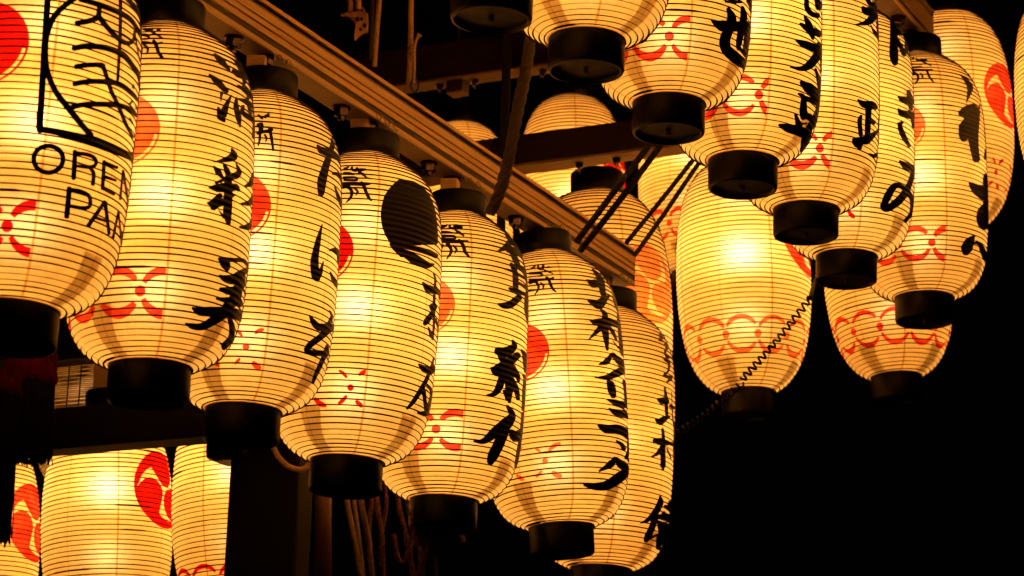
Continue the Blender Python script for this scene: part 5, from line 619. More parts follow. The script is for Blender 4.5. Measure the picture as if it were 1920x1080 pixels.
        [-71,5099,-71,5077,-67,5112,-66,5062,-45,5110,-44,5061,-23,5109,-22,5060,-1,5109,-1,5060,21,5110,21,5060,43,5112,43,5062,47,5098,47,5076],
        [-73,5022,-72,4985,-66,5043,-65,4961,-45,5038,-44,4958,-23,5033,-23,4956,-2,5030,-2,4954,20,5027,19,4954,41,5025,39,4954,62,5023,60,4955,84,5023,81,4957,106,5023,103,4960,127,5025,124,4964,150,5027,146,4969,154,5012,152,4985],
        [-72,4954,-74,4911,-62,4974,-67,4882,-40,4956,-46,4867,-17,4938,-26,4855,3,4905,-15,4842,15,4852,-10,4823,18,4795,-7,4792,15,4738,-7,4758,4,4689,-11,4719,-10,4646,-21,4672,-23,4608,-31,4626,-27,4607,-31,4615],
        [29,4915,22,4902,36,4913,20,4883,48,4860,32,4832,57,4805,38,4795,49,4758,37,4781,39,4735,31,4755,35,4735,32,4744],
        [95,5009,84,4998,103,4999,78,4973,106,4949,82,4924,110,4901,86,4877,114,4858,91,4830,119,4819,98,4783,128,4768,110,4731,139,4718,124,4683,150,4668,137,4639,149,4652,143,4639],
        [470,5004,457,4979,482,5013,452,4959,510,4999,462,4911,541,4986,475,4870,571,4963,484,4824,587,4929,492,4786,606,4894,499,4742,625,4855,502,4700,634,4800,500,4668,608,4704,503,4641,578,4622,498,4600,555,4551,488,4535,538,4500,483,4488,520,4444,478,4436,502,4385,471,4382,485,4328,464,4326,469,4273,458,4272,465,4267,460,4266],
        [358,3990,359,3930,373,4038,375,3904,391,4080,395,3889,410,4123,414,3875,432,4167,437,3864,452,4198,460,3868,479,4235,484,3873,514,4279,502,3873,569,4329,504,3860,623,4317,514,3895,655,4288,538,3927,675,4257,574,3961,695,4188,640,4046],
        [747,4471,723,4454,756,4468,705,4433,727,4398,676,4366,704,4334,650,4303,685,4273,629,4242,674,4217,613,4181,670,4163,598,4115,668,4105,585,4047,667,4045,574,3981,666,3985,563,3915,629,3926,584,3896],
        [498,3954,440,3913,537,3923,407,3832,558,3899,391,3776,582,3872,375,3726,603,3822,360,3698,614,3737,345,3693,570,3628,354,3673,532,3549,355,3622,503,3494,352,3554,482,3465,351,3479,467,3436,353,3407,454,3402,361,3360,441,3357,369,3325,419,3308,387,3294],
        [597,4067,501,4000,667,4041,449,3887,659,3980,449,3833,651,3917,449,3779,643,3855,448,3723,635,3794,448,3668,628,3735,448,3613,621,3679,449,3559,617,3628,450,3507,614,3581,451,3457,611,3521,454,3396,610,3466,458,3339,609,3413,463,3285,609,3362,468,3236,609,3313,473,3189,610,3264,478,3143,613,3212,483,3089,617,3164,489,3038,621,3117,494,2991,625,3070,500,2946,630,3021,506,2899,596,2941,540,2886],
        [868,4291,861,4290,869,4281,858,4282,884,4239,838,4208,885,4182,821,4134,883,4121,808,4062,881,4060,797,3992,882,4004,789,3925,880,3946,781,3862,878,3890,776,3802,879,3841,772,3748,880,3797,769,3699,878,3726,774,3632,891,3678,788,3585,894,3626,804,3549,896,3575,815,3513,899,3523,810,3463,896,3466,787,3395,894,3414,759,3325,890,3364,733,3256,883,3312,709,3187,880,3264,690,3122,771,3151,711,3111],
        [538,3258,493,3204,577,3259,474,3135,589,3214,482,3086,601,3170,490,3038,612,3130,497,2993,613,3085,510,2963,613,3044,523,2938,613,3003,536,2912,596,2953,561,2912],
        [815,3438,762,3389,880,3483,740,3356,887,3430,733,3294,890,3373,727,3235,891,3317,717,3188,885,3265,709,3147,822,3177,695,3105,755,3109,708,3086],
        [886,3179,883,3175,893,3174,835,3120,896,3132,884,3121,902,3094,887,3079,900,3081,893,3074],
        [761,2800,709,2756,809,2819,683,2715,824,2790,677,2668,842,2765,671,2623,886,2760,666,2574,887,2706,662,2515,890,2663,662,2468,890,2611,662,2417,892,2555,663,2363,897,2501,664,2309,898,2444,664,2257,898,2389,662,2209,899,2332,660,2156,896,2276,657,2105,896,2225,653,2054,891,2174,649,2002,891,2125,647,1949,783,2005,686,1935],
        [450,2371,441,2350,460,2378,440,2330,489,2375,450,2282,519,2373,459,2233,549,2379,473,2183,579,2395,493,2136,611,2414,524,2105,656,2442,559,2084,717,2486,593,2069,814,2562,622,2055,894,2581,671,2089,903,2544,726,2134,917,2510,810,2205,925,2414,910,2306],
        [781,2057,707,2035,807,2028,655,1989,774,1952,621,1933,755,1896,588,1870,756,1862,559,1794,755,1837,547,1728,756,1802,540,1668,761,1770,537,1609,772,1748,536,1552,780,1709,545,1488,794,1686,564,1425,785,1676,605,1374,751,1636,686,1404,799,1647,766,1477,897,1688,894,1592,905,1658,904,1614],
        [893,2074,727,1951,916,2026,667,1861,914,1972,665,1809,914,1922,663,1756,912,1869,661,1704,912,1819,659,1652,913,1768,657,1600,910,1715,655,1548,892,1673,707,1535],
        [530,1191,523,1196,532,1179,515,1191,525,1123,487,1154,520,1069,459,1118,517,1020,433,1081,519,976,409,1039,513,938,394,989,509,897,381,940,506,858,370,894,505,826,360,848,490,794,365,793,478,762,374,752,467,725,384,717,443,686,405,682],
        [504,1015,504,991,512,1033,512,980,539,1050,540,984,572,1071,564,989,615,1078,579,982,651,1064,585,967,682,1042,595,940,712,1021,606,905,746,1004,619,869,780,982,639,839,830,967,661,807,915,979,686,780,920,932,704,763,919,881,733,756,911,851,756,752,835,784,782,753],
        [680,841,707,822,683,877,752,841,732,929,817,916,799,997,920,1017,907,1092,933,1046,925,1092,931,1067],
    ],
}

# ------------------------------------------------------------------ ground
gv = [(-150, -150, 0), (150, -150, 0), (150, 150, 0), (-150, 150, 0)]
g = obj('ground', mesh('ground', gv, [(0, 1, 2, 3)], M['asphalt'])); g['kind'] = 'structure'

# ------------------------------------------------------------------ lanterns
PROF = {'front': [(0,.43),(.012,.55),(.03,.68),(.05,.765),(.075,.83),(.105,.885),(.14,.925),(.19,.957),(.26,.98),(.36,.995),(.5,1.0)],
        'back': [(0,.38),(.012,.47),(.03,.57),(.06,.67),(.10,.765),(.15,.845),(.21,.905),(.28,.95),(.37,.985),(.5,1.0)]}
TOP = {'front': [(0,.40),(.012,.47),(.033,.575),(.057,.685),(.08,.765),(.106,.83),(.145,.9),(.19,.945),(.26,.978),(.36,.995),(.5,1.0)], 'back': PROF['back']}
HH = {'front': .575, 'back': .53}
CAPR = {'front': (.066, .0575), 'back': (.058, .055)}
def rad(kind, z):
    t = min(1, max(0, z / HH[kind])); p = PROF[kind] if t < .5 else TOP[kind]; t = min(t, 1 - t)
    for (a, ra), (b, rb) in zip(p, p[1:]):
        if t <= b:
            u = (t - a) / (b - a); return .15 * (ra + (rb - ra) * u)
    return .15
def srad(kind, z):      # smoothed outline
    h = .006 * HH[kind] / .575
    return (rad(kind, z - h) + 2 * rad(kind, z) + rad(kind, z + h)) / 4 if h < z < HH[kind] - h else rad(kind, z)
def on(kind, th, z, off=0.0):
    r = srad(kind, z) + off; return (r * math.sin(th), -r * math.cos(th), z)

ARC = {}
for _k in PROF:
    zs = [HH[_k] * i / 1200 for i in range(1201)]; acc = [0.0]
    for a, b in zip(zs, zs[1:]): acc.append(acc[-1] + math.hypot(b - a, srad(_k, b) - srad(_k, a)))
    ARC[_k] = (zs, acc)
TURNS = {k: round(ARC[k][1][-1] / .0109) for k in ARC}     # the spiral has an even pitch along the paper, not along the axis
def zat(kind, u):
    zs, acc = ARC[kind]; t = min(1, max(0, u)) * acc[-1]; lo, hi = 0, len(acc) - 1
    while hi - lo > 1:
        m = (lo + hi) // 2
        if acc[m] <= t: lo = m
        else: hi = m
    return zs[lo] + (zs[hi] - zs[lo]) * (t - acc[lo]) / max(1e-9, acc[hi] - acc[lo])

def paper_mesh(kind):
    H, n = HH[kind], TURNS[kind]; seg = 72; v, f = [], []
    sub = 4; rows = n * sub
    for i in range(rows + 1):
        z = zat(kind, i / rows)
        for k in range(seg):
            th = 2 * math.pi * k / seg
            ph = (i / sub - k / seg) % 1.0            # the paper sinks a little between the turns of the spiral
            v.append(on(kind, th, z, -.0016 * math.sin(math.pi * ph)))
    for i in range(rows):
        for k in range(seg): f.append((i * seg + k, i * seg + (k + 1) % seg, (i + 1) * seg + (k + 1) % seg, (i + 1) * seg + k))
    return mesh('paper_shade', v, f, M['paper'])
def hoop_mesh(kind, seed):
    H, n = HH[kind], TURNS[kind]; seg = 64; sec = 5; v, f = [], []; r0 = random.Random(seed)
    N_ = n * seg; knots = []
    for _ in range(9):
        a = r0.randrange(N_); knots.append((a, a + r0.randint(2, 6)))
    wob = [r0.uniform(-.0006, .0006) for _ in range(n * 4 + 2)]
    for i in range(N_ + 1):
        th = 2 * math.pi * i / seg; u = i / seg * 4; w = wob[int(u)] * (1 - u % 1) + wob[int(u) + 1] * (u % 1)
        z = min(H, max(0, zat(kind, i / N_) + w)); z2 = min(H, z + .001); z1 = max(0, z - .001)
        slope = (srad(kind, z2) - srad(kind, z1)) / max(1e-6, z2 - z1); ln = math.hypot(1, slope)
        r = srad(kind, z); rr = (.00115 + .0008 * abs(2 * z / H - 1) ** 2) * (1.75 if any(a <= i <= b for a, b in knots) else 1) * (1 + .12 * math.sin(i * .37))
        for k in range(sec):
            a = 2 * math.pi * k / sec; dn, dt = rr * math.cos(a), rr * math.sin(a)
            q = r + (dn - dt * slope) / ln * 1.0; zz = z + (dt + dn * -slope) / ln
            v.append((q * math.sin(th), -q * math.cos(th), zz))
    for i in range(N_):
        for k in range(sec): f.append((i * sec + k, i * sec + (k + 1) % sec, (i + 1) * sec + (k + 1) % sec, (i + 1) * sec + k))
    return mesh('bamboo_spiral', v, f, M['hoop'])
def strip(kind, th, z0, z1, half, off, n=40, taper=None):
    v, f = [], []
    for i in range(n + 1):
        z = z0 + (z1 - z0) * i / n; h = half if taper is None else half * taper(i / n)
        a = h / srad(kind, z)
        for q in (-1, -.33, .33, 1): v.append(on(kind, th + a * q, z, off))
    for i in range(n):
        for k in range(3): f.append((i * 4 + k, i * 4 + k + 1, i * 4 + k + 5, i * 4 + k + 4))
    return v, f
def seam_meshes(kind):
    H = HH[kind]
    a = join(*[strip(kind, math.pi / 2 * k, .002, H - .002, .0019, .0004, 60) for k in range(4)])
    b = join(*[strip(kind, math.pi / 2 * k + math.pi / 4, .002, H - .002, .0007, .0004, 60) for k in range(4)])
    return mesh('paper_seam', *a, M['seam']), mesh('fine_seam', *b, M['fine_seam'])
def tab_mesh(kind):
    return mesh('paper_tab', *strip(kind, 0, .003, .074 if kind == 'front' else .058, .022, -.0022, 14, lambda t: .60 + .42 * t), M['double_paper'])
def bottom_cap(kind):
    r = CAPR[kind][0]
    return [(r - .004, .006), (r - .001, .005), (r, .003), (r + .0003, -.02), (r, -.050), (r - .0015, -.0545), (r - .005, -.056), (r - .0075, -.055), (r - .008, -.046)]
def cap_meshes(kind):
    rb, rt = CAPR[kind]; H = HH[kind]
    b = mesh('bottom_cap', *lathe(bottom_cap(kind), 56), M['lacquer'])
    d = mesh('bottom_board', *join(lathe([(rb - .0078, -.047), (rb * .5, -.0475), (.0, -.0475)], 40), lathe([(.0, -.058), (.004, -.057), (.0045, -.052), (.0045, -.047)], 12)), M['lacquer_bottom'])
    t = mesh('top_cap', *lathe([(rt - .003, H - .006), (rt, H - .004), (rt + .0004, H + .02), (rt, H + .044), (rt - .002, H + .048), (rt - .006, H + .049), (.0, H + .049)], 56), M['lacquer'])
    return b, d, t
def ring_mesh(kind):       # bright rim of folded paper where the shade meets the bottom cap
    r = CAPR[kind][0]; return mesh('paper_rim', *lathe([(r + .0002, .0015), (r + .0013, .003), (r + .0012, .0055), (r - .001, .007)], 56), M['paper'])
ML = {}
for k in ('front', 'back'):
    ML[k] = dict(paper=paper_mesh(k), hoops=[hoop_mesh(k, s) for s in (3, 8, 21)], seam=seam_meshes(k), tab=tab_mesh(k), caps=cap_meshes(k), rim=ring_mesh(k))

def glyphs(strokes, gap=22):
    """groups strokes that touch or nearly touch into characters"""
    bx = []
    for s in strokes:
        th = [s[i] * 2.6 for i in range(0, len(s), 2)]; z = s[1::2]; bx.append((min(th), max(th), min(z), max(z)))
    par = list(range(len(strokes)))
    def root(i):
        while par[i] != i: i = par[i]
        return i
    for i in range(len(bx)):
        for j in range(i):
            a, b = bx[i], bx[j]
            if a[0] - gap < b[1] and b[0] - gap < a[1] and a[2] - gap < b[3] and b[2] - gap < a[3]: par[root(i)] = root(j)
    g = {}
    for i, s in enumerate(strokes): g.setdefault(root(i), []).append(s)
    return list(g.values())
def ink_mesh(kind, strokes, lift=.0011):
    v, f = [], []
    for s in strokes:
        lift += .00002; o = len(v); m = len(s) // 4
        q4 = [s[4 * i:4 * i + 4] for i in range(m)]
        nc = max(2, math.ceil(max(math.hypot((b - a) * 2.6, zb - za) for a, za, b, zb in q4) / 50))
        for a, za, b, zb in q4:
            for k in range(nc + 1):
                q = k / nc; th = R((a + (b - a) * q) / 10); z = min(HH[kind], max(0, (za + (zb - za) * q) / 10000)); v.append(on(kind, th, z, lift + .0013 * abs(2 * z / HH[kind] - 1) ** 2))
        w = nc + 1
        for i in range(m - 1):
            for k in range(nc): f.append((o + w * i + k, o + w * i + k + 1, o + w * i + k + w + 1, o + w * i + k + w))
    return mesh('brush_character', v, f, M['ink'])

def ribbon(kind, th0, z0, pts, lift, v, f, clip=None):
    """pts: (u, w, width) in metres on the unrolled surface"""
    o = len(v); n = len(pts)
    for i, (u, w, wd) in enumerate(pts):
        a = pts[max(0, i - 1)]; b = pts[min(n - 1, i + 1)]; du, dw = b[0] - a[0], b[1] - a[1]; L = math.hypot(du, dw) or 1
        nu, nw = -dw / L, du / L
        for q in (-1, 0, 1):
            uu, ww = u + nu * wd / 2 * q, w + nw * wd / 2 * q
            if clip is not None: uu = min(uu, clip)
            z = z0 + ww; v.append(on(kind, th0 + uu / .147, z, lift))
    for i in range(n - 1):
        for k in range(2): f.append((o + 3 * i + k, o + 3 * i + k + 1, o + 3 * i + k + 4, o + 3 * i + k + 3))
def blob(kind, th0, z0, u, w, r, lift, v, f, n=16, sx=1.0):
    o = len(v); v.append(on(kind, th0 + u / .147, z0 + w, lift))
    for k in range(n):
        a = 2 * math.pi * k / n; v.append(on(kind, th0 + (u + sx * r * math.cos(a)) / .147, z0 + w + r * math.sin(a), lift))
    for k in range(n): f.append((o, o + 1 + k, o + 1 + (k + 1) % n))
def chain_mesh(kind, thd, z0, style, m, stop=None):
    """band of linked rings with a dot at each crossing"""
    v, f = [], []; L = .0013; per = 2 * math.pi * .147 / 12; rr = .033 if kind == 'front' else .036
    for k in (range(12) if stop is None else range(-5, 1)):
        th = R(thd) + 2 * math.pi * k / 12; clip = None if stop is None else (R(stop) - th) * .147
        blob(kind, th, z0, 0, 0, .0088 if style != 'bits' else .006, L, v, f)
        u0 = per / 2
        for sgn in (1, -1):
            if style == 'full': spans = [(rnd.uniform(20, 34), rnd.uniform(138, 160), rnd.uniform(.0088, .0112))]
            elif style == 'petals': spans = [(rnd.uniform(18, 34), rnd.uniform(140, 160), rnd.uniform(.0105, .0150))]
            else: spans = [(rnd.uniform(34, 46), rnd.uniform(66, 82), rnd.uniform(.006, .010)), (rnd.uniform(112, 124), rnd.uniform(142, 156), rnd.uniform(.005, .009))]
            for a0, a1, wd in spans:
                pts = []
                for i in range(15):
                    t = i / 14; a = R(a0 + (a1 - a0) * t)
                    w = wd * (.5 + .6 * math.sin(math.pi * min(1, max(0, t * .94 + .03))) ** .8)
                    pts.append((u0 - rr * 1.08 * math.cos(a), sgn * rr * math.sin(a), w))
                ribbon(kind, th, z0, pts, L + (.00002 if sgn > 0 else .00004), v, f, clip)
    return mesh('ring_chain_band', v, f, m)
def tomoe_mesh(kind, thd, zc, rad_, m, gap=.05, rot=0.0, name='comma_crest'):
    """three commas turning inside a circle"""
    v, f = [], []; th = R(thd); L = .0013
    hd, hr = .5 * rad_, .415 * rad_; lim = math.degrees(math.asin(hr / hd))
    for k in range(3):
        base = rot + 2 * math.pi * k / 3; st = []
        def near(p): return hd * math.cos(R(p)) - math.sqrt(max(0, hr * hr - (hd * math.sin(R(p))) ** 2))
        def far(p): return hd * math.cos(R(p)) + math.sqrt(max(0, hr * hr - (hd * math.sin(R(p))) ** 2))
        n = 46
        for i in range(n + 1):
            p = -lim + (lim + 134) * i / n
            if p < -30: ro = far(p)
            else: q = min(1, (p + 30) / 34); ro = far(min(p, 4)) * (1 - q * q * (3 - 2 * q)) + rad_ * q * q * (3 - 2 * q)
            if p < lim * .86: ri = near(p)
            else: ri = max(rad_ * min(.985, .66 + .29 * ((p - lim * .86) / 75) ** .8), hd * math.cos(R(120 - p)) + math.sqrt(max(0, (hr + .045 * rad_) ** 2 - (hd * math.sin(R(120 - p))) ** 2)) if abs(120 - p) < lim else 0)
            ri = min(ri, ro - .002 * rad_)
            a = base + R(p); st.append((ri, ro, a))
        o = len(v)
        for ri, ro, a in st:
            for q in range(4):
                r = ri + (ro - ri) * q / 3; v.append(on(kind, th + r * math.cos(a) / .147, zc + r * math.sin(a), L))
        for i in range(n):
            for q in range(3): f.append((o + 4 * i + q, o + 4 * i + q + 1, o + 4 * i + q + 5, o + 4 * i + q + 4))
    return mesh(name, v, f, m)
def disc_crest(kind, thd, zc, rad_, m):
    """solid comma crest with only hair lines between the commas"""
    v, f = [], []; th = R(thd); L = .0013; rings = 8; n = 48; o = len(v)
    v.append(on(kind, th, zc, L))
    for i in range(1, rings + 1):
        for k in range(n):
            a = 2 * math.pi * k / n; q = rad_ * i / rings
            v.append(on(kind, th + q * math.cos(a) / .147, zc + q * math.sin(a), L))
    for k in range(n): f.append((o, o + 1 + k, o + 1 + (k + 1) % n))
    for i in range(rings - 1):
        for k in range(n):
            # leave the hair line: a thin curved slit near the lower rim
            am = (k + .5) / n * 360
            if i == rings - 2 and 285 < am < 352: continue
            f.append((o + 1 + i * n + k, o + 1 + (i + 1) * n + k, o + 1 + (i + 1) * n + (k + 1) % n, o + 1 + i * n + (k + 1) % n))
    pts = []
    for i in range(13):
        a = R(284 + 69 * i / 12); pts.append((rad_ * .975 * math.cos(a), rad_ * .975 * math.sin(a), rad_ * .05))
    ribbon(kind, th, zc, pts, L + .00005, v, f)
    return mesh('comma_crest', v, f, m)

TINT = {'L1': .95, 'L2': .97, 'L4': 1.03, 'L6': 1.02, 'L7': .94, 'U3': 1.02, 'U4': 1.03, 'U5': 1.10, 'U6': .98, 'B5': 1.06, 'B4': .93, 'B2': .94, 'B1': .92, 'B7': .98, 'C1': 1.05, 'C0': 1.04}
def lantern(key, label, group, seam, bulb=1.0, zb=.5, crest=None, chain=None, hang=.034, rig=True):
    kind, B, ax, sc = LANTERN_POSE[key]
    mw = Matrix(((ax[0][0] * sc, ax[1][0] * sc, ax[2][0] * sc, B[0]), (ax[0][1] * sc, ax[1][1] * sc, ax[2][1] * sc, B[1]), (ax[0][2] * sc, ax[1][2] * sc, ax[2][2] * sc, B[2]), (0, 0, 0, 1)))
    t = thing('paper_lantern', label, 'lantern', mw, group)
    ml = ML[kind]; rz = Matrix.Rotation(R(seam), 4, 'Z'); H = HH[kind]
    obj('paper_shade', ml['paper'], t, rz)
    ho = obj('bamboo_spiral', rnd.choice(ml['hoops']), t, Matrix.Rotation(rnd.uniform(-.4, .4), 4, 'Z'))
    for me in ml['seam']: obj(me.name.split('.')[0], me, t, rz)
    for k in range(4):
        obj('paper_tab', ml['tab'], t, Matrix.Rotation(R(seam + 45 + 90 * k + rnd.uniform(-4, 4)), 4, 'Z'))
    bc = obj('bottom_cap', ml['caps'][0], t); obj('bottom_board', ml['caps'][1], bc); obj('paper_rim', ml['rim'], bc)
    obj('top_cap', ml['caps'][2], t)
    for i, gl in enumerate(glyphs(INK.get(key, []))):
        obj('brush_character', ink_mesh(kind, gl, .0011 + .00003 * i), t)
    if crest:
        style, thd, zc, r, mm = crest
        if style == 'disc': obj('comma_crest', disc_crest(kind, thd, zc, r, M[mm]), t)
        else: obj('comma_crest', tomoe_mesh(kind, thd, zc, r, M[mm], rot=R(style)), t)
    if chain:
        style, thd, zc, mm = chain; obj('ring_chain_band', chain_mesh(kind, thd, zc, style, M[mm], None if style == 'full' or kind == 'back' else seam - 1), t)['kind'] = 'stuff'
    if rig:      # wooden hanger block with a twist of tie wire, up to the beam
        hb = obj('hanger_block', mesh('hanger_block', *box(-.036, -.002, -.015, .015, H + .049, H + .049 + hang, .002), M['cypress'], False), t, Matrix.Rotation(R(-14), 4, 'Z'))
        w = []
        for i in range(26):
            q = i / 25; w.append(Vector((.012 + .045 * q, -.02 + .006 * math.sin(q * 15), H + .049 + hang * (.95 - .7 * q) + .006 * math.cos(q * 17))))
        obj('tie_wire', mesh('tie_wire', *tube(w, .0011, 5), M['wire']), hb)
    else: obj('hanger_cord', mesh('hanger_cord', *tube([Vector((0, 0, H + .045)), Vector((0, 0, H + .8))], .004, 6), M['black_rope']), t)
    tn = TINT.get(key, 1.0) * rnd.uniform(.985, 1.015); bulb *= rnd.uniform(.94, 1.05)
    # bulb in the middle; weaker lamps added above and below to even the glow
    e = .23 if kind == 'front' else .15
    for dz, share in ((0, 1 - 2 * e), (.155, e), (-.155, e)):
        ld = bpy.data.lights.new('lamp', 'POINT'); ld.energy = BULB_W * bulb * sc * sc * share; ld.color = (1.0, BULB_COL[1] * tn, BULB_COL[2] * tn ** 2); ld.shadow_soft_size = .026
        lo = bpy.data.objects.new('lamp', ld); COL.objects.link(lo); lo.parent = t; lo.location = (0, 0, min(H - .085, max(.085, H * zb + dz)))
    return t

GL = 'black lettered lanterns under the lower pale rail'
GU = 'black lettered lanterns of the upper row'
GB = 'crest lanterns hung behind the lettered rows'
GC = 'crest lanterns below the dark beam'
lantern('L1', 'lantern lettered OREN and PAN below a circled seal, cut by the frame', GL, 7, 1.08, crest=('disc', -33, .36, .066, 'red_deep'), chain=('petals', -9, .086, 'red_deep'))
lantern('L2', 'lantern with three bold brush characters, under the wide end of the pale rail', GL, 7, crest=('disc', -27, .352, .063, 'red_pale'), chain=('petals', -9.2, .089, 'red_mid'))
lantern('L3', 'lantern brushed with loose cursive kana, beside the one with a black disc', GL, 13, crest=('disc', -16, .327, .064, 'red_mid'), chain=('bits', -1.1, .08, 'red_mid'))
lantern('L4', 'lantern with a solid black disc near its shoulder', GL, 10, 1.05, crest=('disc', -29, .352, .061, 'red_deep'), chain=('bits', -.8, .104, 'red_deep'), hang=.034)
lantern('L5', 'lantern with dense stacked characters, just behind the black disc lantern', GL, 12.5, crest=('disc', -22, .353, .060, 'red_pale'), chain=('petals', -8.3, .1104, 'red_mid'), hang=.034)
lantern('L6', 'lantern with a column of angular katakana, tilted under the rail end', GL, 11.8, .93, crest=('disc', -26, .336, .062, 'red_mid'), chain=('bits', -10.4, .1102, 'red_pale'), hang=.008)
lantern('L7', 'last lantern of the lower row with tiny scribbled column above large characters', GL, 10, .9, chain=('bits', 6.6, .135, 'red_mid'), hang=.04)
lantern('U0', 'black capped lantern cut off by the top frame edge, only its base visible', GU, 12)
lantern('U1', 'upper lantern at the frame top showing only its ribbed bottom, no lettering', GU, 11)
lantern('U2', 'upper lantern with one thick boxy character above its base', GU, 15.4, chain=('petals', -.4, .079, 'red_mid'))
lantern('U3', 'upper lantern whose last bold character touches the bottom curve', GU, 20, crest=None, chain=('petals', 11.8, .0853, 'red_mid'))
lantern('U4', 'upper lantern with a red ringed base and tall thin bottom character', GU, 22, chain=('petals', 11.3, .086, 'red_mid'))
lantern('U5', 'narrowly seen upper lantern with a large looping kana', GU, 13.5, .95, chain=('bits', -2, .082, 'red_deep'))
lantern('U6', 'last lantern of the upper row with blotted fat brush kana', GU, 21.6, .9, crest=('disc', -18, .36, .060, 'red_pale'), chain=('petals', 8, .0887, 'red_mid'), hang=.012)
lantern('B5', 'unlettered lantern glowing brightly, red ring band, coiled cable across its base', GB, 24, 1.15, .60, crest=(200, 70, .335, .088, 'red_mid'), chain=('full', -19, .1005, 'red_pale'))
lantern('B6', 'low lantern against the black, only its red banded bottom showing', GB, 12, .85, .6, chain=('full', -12.8, .0891, 'red_mid'))
lantern('B7', 'lantern with a red comma crest at its edge behind the blotted kana one', GB, 23, .85, .55, crest=(200, 63, .30, .078, 'red_mid'), chain=('bits', 48, .105, 'red_deep'))
lantern('B8', 'lantern sliver cut by the right frame edge', GB, 20, .85, .55)
lantern('B4', 'lantern with a washed out pale red crest behind the rail end', GB, 20.2, 1.0, .45, crest=(205, 44, .31, .082, 'red_wash'))
lantern('B3', 'bright lantern behind the double ropes with a red band at its edge', GB, 20, 1.35, .66, chain=('full', -28.4, .1036, 'red_mid'), rig=False)
lantern('B2', 'lantern dome rising above the dark crossbeam', GB, 4, .95, .45, crest=(200, 68, .30, .085, 'red_deep'), rig=False)
lantern('B1', 'small lantern dome peeping over the pale rail', GB, 12, .8, .5, rig=False)
lantern('C1', 'large lit lantern with half a red comma crest below the dark beam', GC, 8.7, 1.08, .66, crest=(200, 57, .335, .089, 'red_deep'), chain=('full', -5, .084, 'red_mid'), hang=.078)
lantern('C2', 'lantern with no crest showing, pressed beside the dark post', GC, -31.5, 1.0, .66, chain=('full', -20, .086, 'red_deep'), hang=.078)
lantern('C3', 'lantern glowing through the gaps of the bamboo blind', GC, 8, .22, .5)
lantern('C0', 'lantern with an orange red crest half covered by black tassels', GC, 8, .98, .62, crest=(200, 62, .30, .092, 'red_mid'))

# ------------------------------------------------------------------ pale moulded rails that carry the lantern rows
def rail(label, end, ang, drop, length, hangers, group='pale moulded lantern rails'):
    """extruded moulding; local x across (towards the viewer), local y along the row, origin at the lower front edge of its far end"""
    ya = Vector((math.sin(ang), math.cos(ang), -drop)).normalized(); xa = Vector((math.cos(ang), -math.sin(ang), 0)); za = xa.cross(ya)
    t = thing('lantern_rail', label, 'rail', Matrix(((xa.x, ya.x, za.x, end.x), (xa.y, ya.y, za.y, end.y), (xa.z, ya.z, za.z, end.z), (0, 0, 0, 1))), group)
    hangers = [(q - end).dot(ya) - .04 for q in hangers]
    L = length
    def bar(x0, x1, z0, z1, bev=.0012): return box(x0, x1, -L, 0, z0, z1, bev)
    # heights of the face, bottom to top
    obj('base_board', mesh('base_board', *bar(-.006, 0, 0, .0098), M['cypress'], False), t)
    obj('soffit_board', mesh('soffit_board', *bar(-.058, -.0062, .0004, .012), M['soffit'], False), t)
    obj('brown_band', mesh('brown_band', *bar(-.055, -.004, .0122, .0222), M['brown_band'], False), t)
    for z0, z1, x in ((.0224, .0338, 0), (.0370, .0468, .001), (.0502, .0655, .0005)):
        obj('reed_strip', mesh('reed_strip', *bar(-.054, x, z0, z1, .001), M['cypress'], False), t)
    obj('groove_core', mesh('groove_core', *bar(-.053, -.009, .0343, .0776, 0), M['dark_groove'], False), t)  # black core darkens the recesses between the strips
    for z0 in (.0668, .0690): obj('bead', mesh('bead', *bar(-.05, -.001, z0, z0 + .0011, .0004), M['wire'], False), t)
    obj('top_fillet', mesh('top_fillet', *bar(-.058, .002, .0778, .0858), M['cypress'], False), t)
    obj('end_plate', mesh('end_plate', *box(-.056, -.001, .0002, .004, .001, .084, .001), M['brown_band'], False), t)
    hexv, hexf = bolt_shape()
    me = mesh('bolt', hexv, hexf, M['iron'], False)
    for s in hangers:
        for q in (-.05, .05):
            obj('bolt', me, t, Matrix.Translation((-.029 + rnd.uniform(-.003, .003), s + q, -.0002)) @ Matrix.Rotation(rnd.uniform(0, 1), 4, 'Z'))
    return t
def bolt_shape():
    parts = []
    def ngon(n, r0, r1, z0, z1):
        v = [(r0 * math.cos(2 * math.pi * k / n), r0 * math.sin(2 * math.pi * k / n), z0) for k in range(n)] + [(r1 * math.cos(2 * math.pi * k / n), r1 * math.sin(2 * math.pi * k / n), z1) for k in range(n)]
        f = [(k, k + n, (k + 1) % n + n, (k + 1) % n) for k in range(n)] + [tuple(range(n)), tuple(reversed(range(n, 2 * n)))]
        return v, f
    parts += [ngon(16, .0185, .0185, 0, -.003), ngon(6, .0155, .0155, -.0031, -.017), ngon(6, .0155, .012, -.0171, -.0195), ngon(10, .0075, .0065, -.0196, -.027)]
    return join(*parts)
def lantern_top1(k):
    kind, B, ax, sc = LANTERN_POSE[k]; return Vector(B) + Vector(ax[2]) * (HH[kind] + .05) * sc
def lantern_tops(keys):
    return [Vector(LANTERN_POSE[k][1]) + Vector(LANTERN_POSE[k][2][2]) * (HH['front'] + .05) * LANTERN_POSE[k][3] for k in keys]
L_END = at(1190, 535, 6.0)
def hang_s(keys, end, top=.58): 
    out = []
    for k in keys:
        kind, B, ax, sc = LANTERN_POSE[k]; T = Vector(B) + Vector(ax[2]) * (HH[kind] + .05) * sc; out.append(along(T, end))
    return out
rail('lower pale moulded rail running down across the frame above the lettered lanterns', L_END, R(28.5), .02, 3.2, lantern_tops(['L1', 'L2', 'L3', 'L4', 'L5', 'L6']))
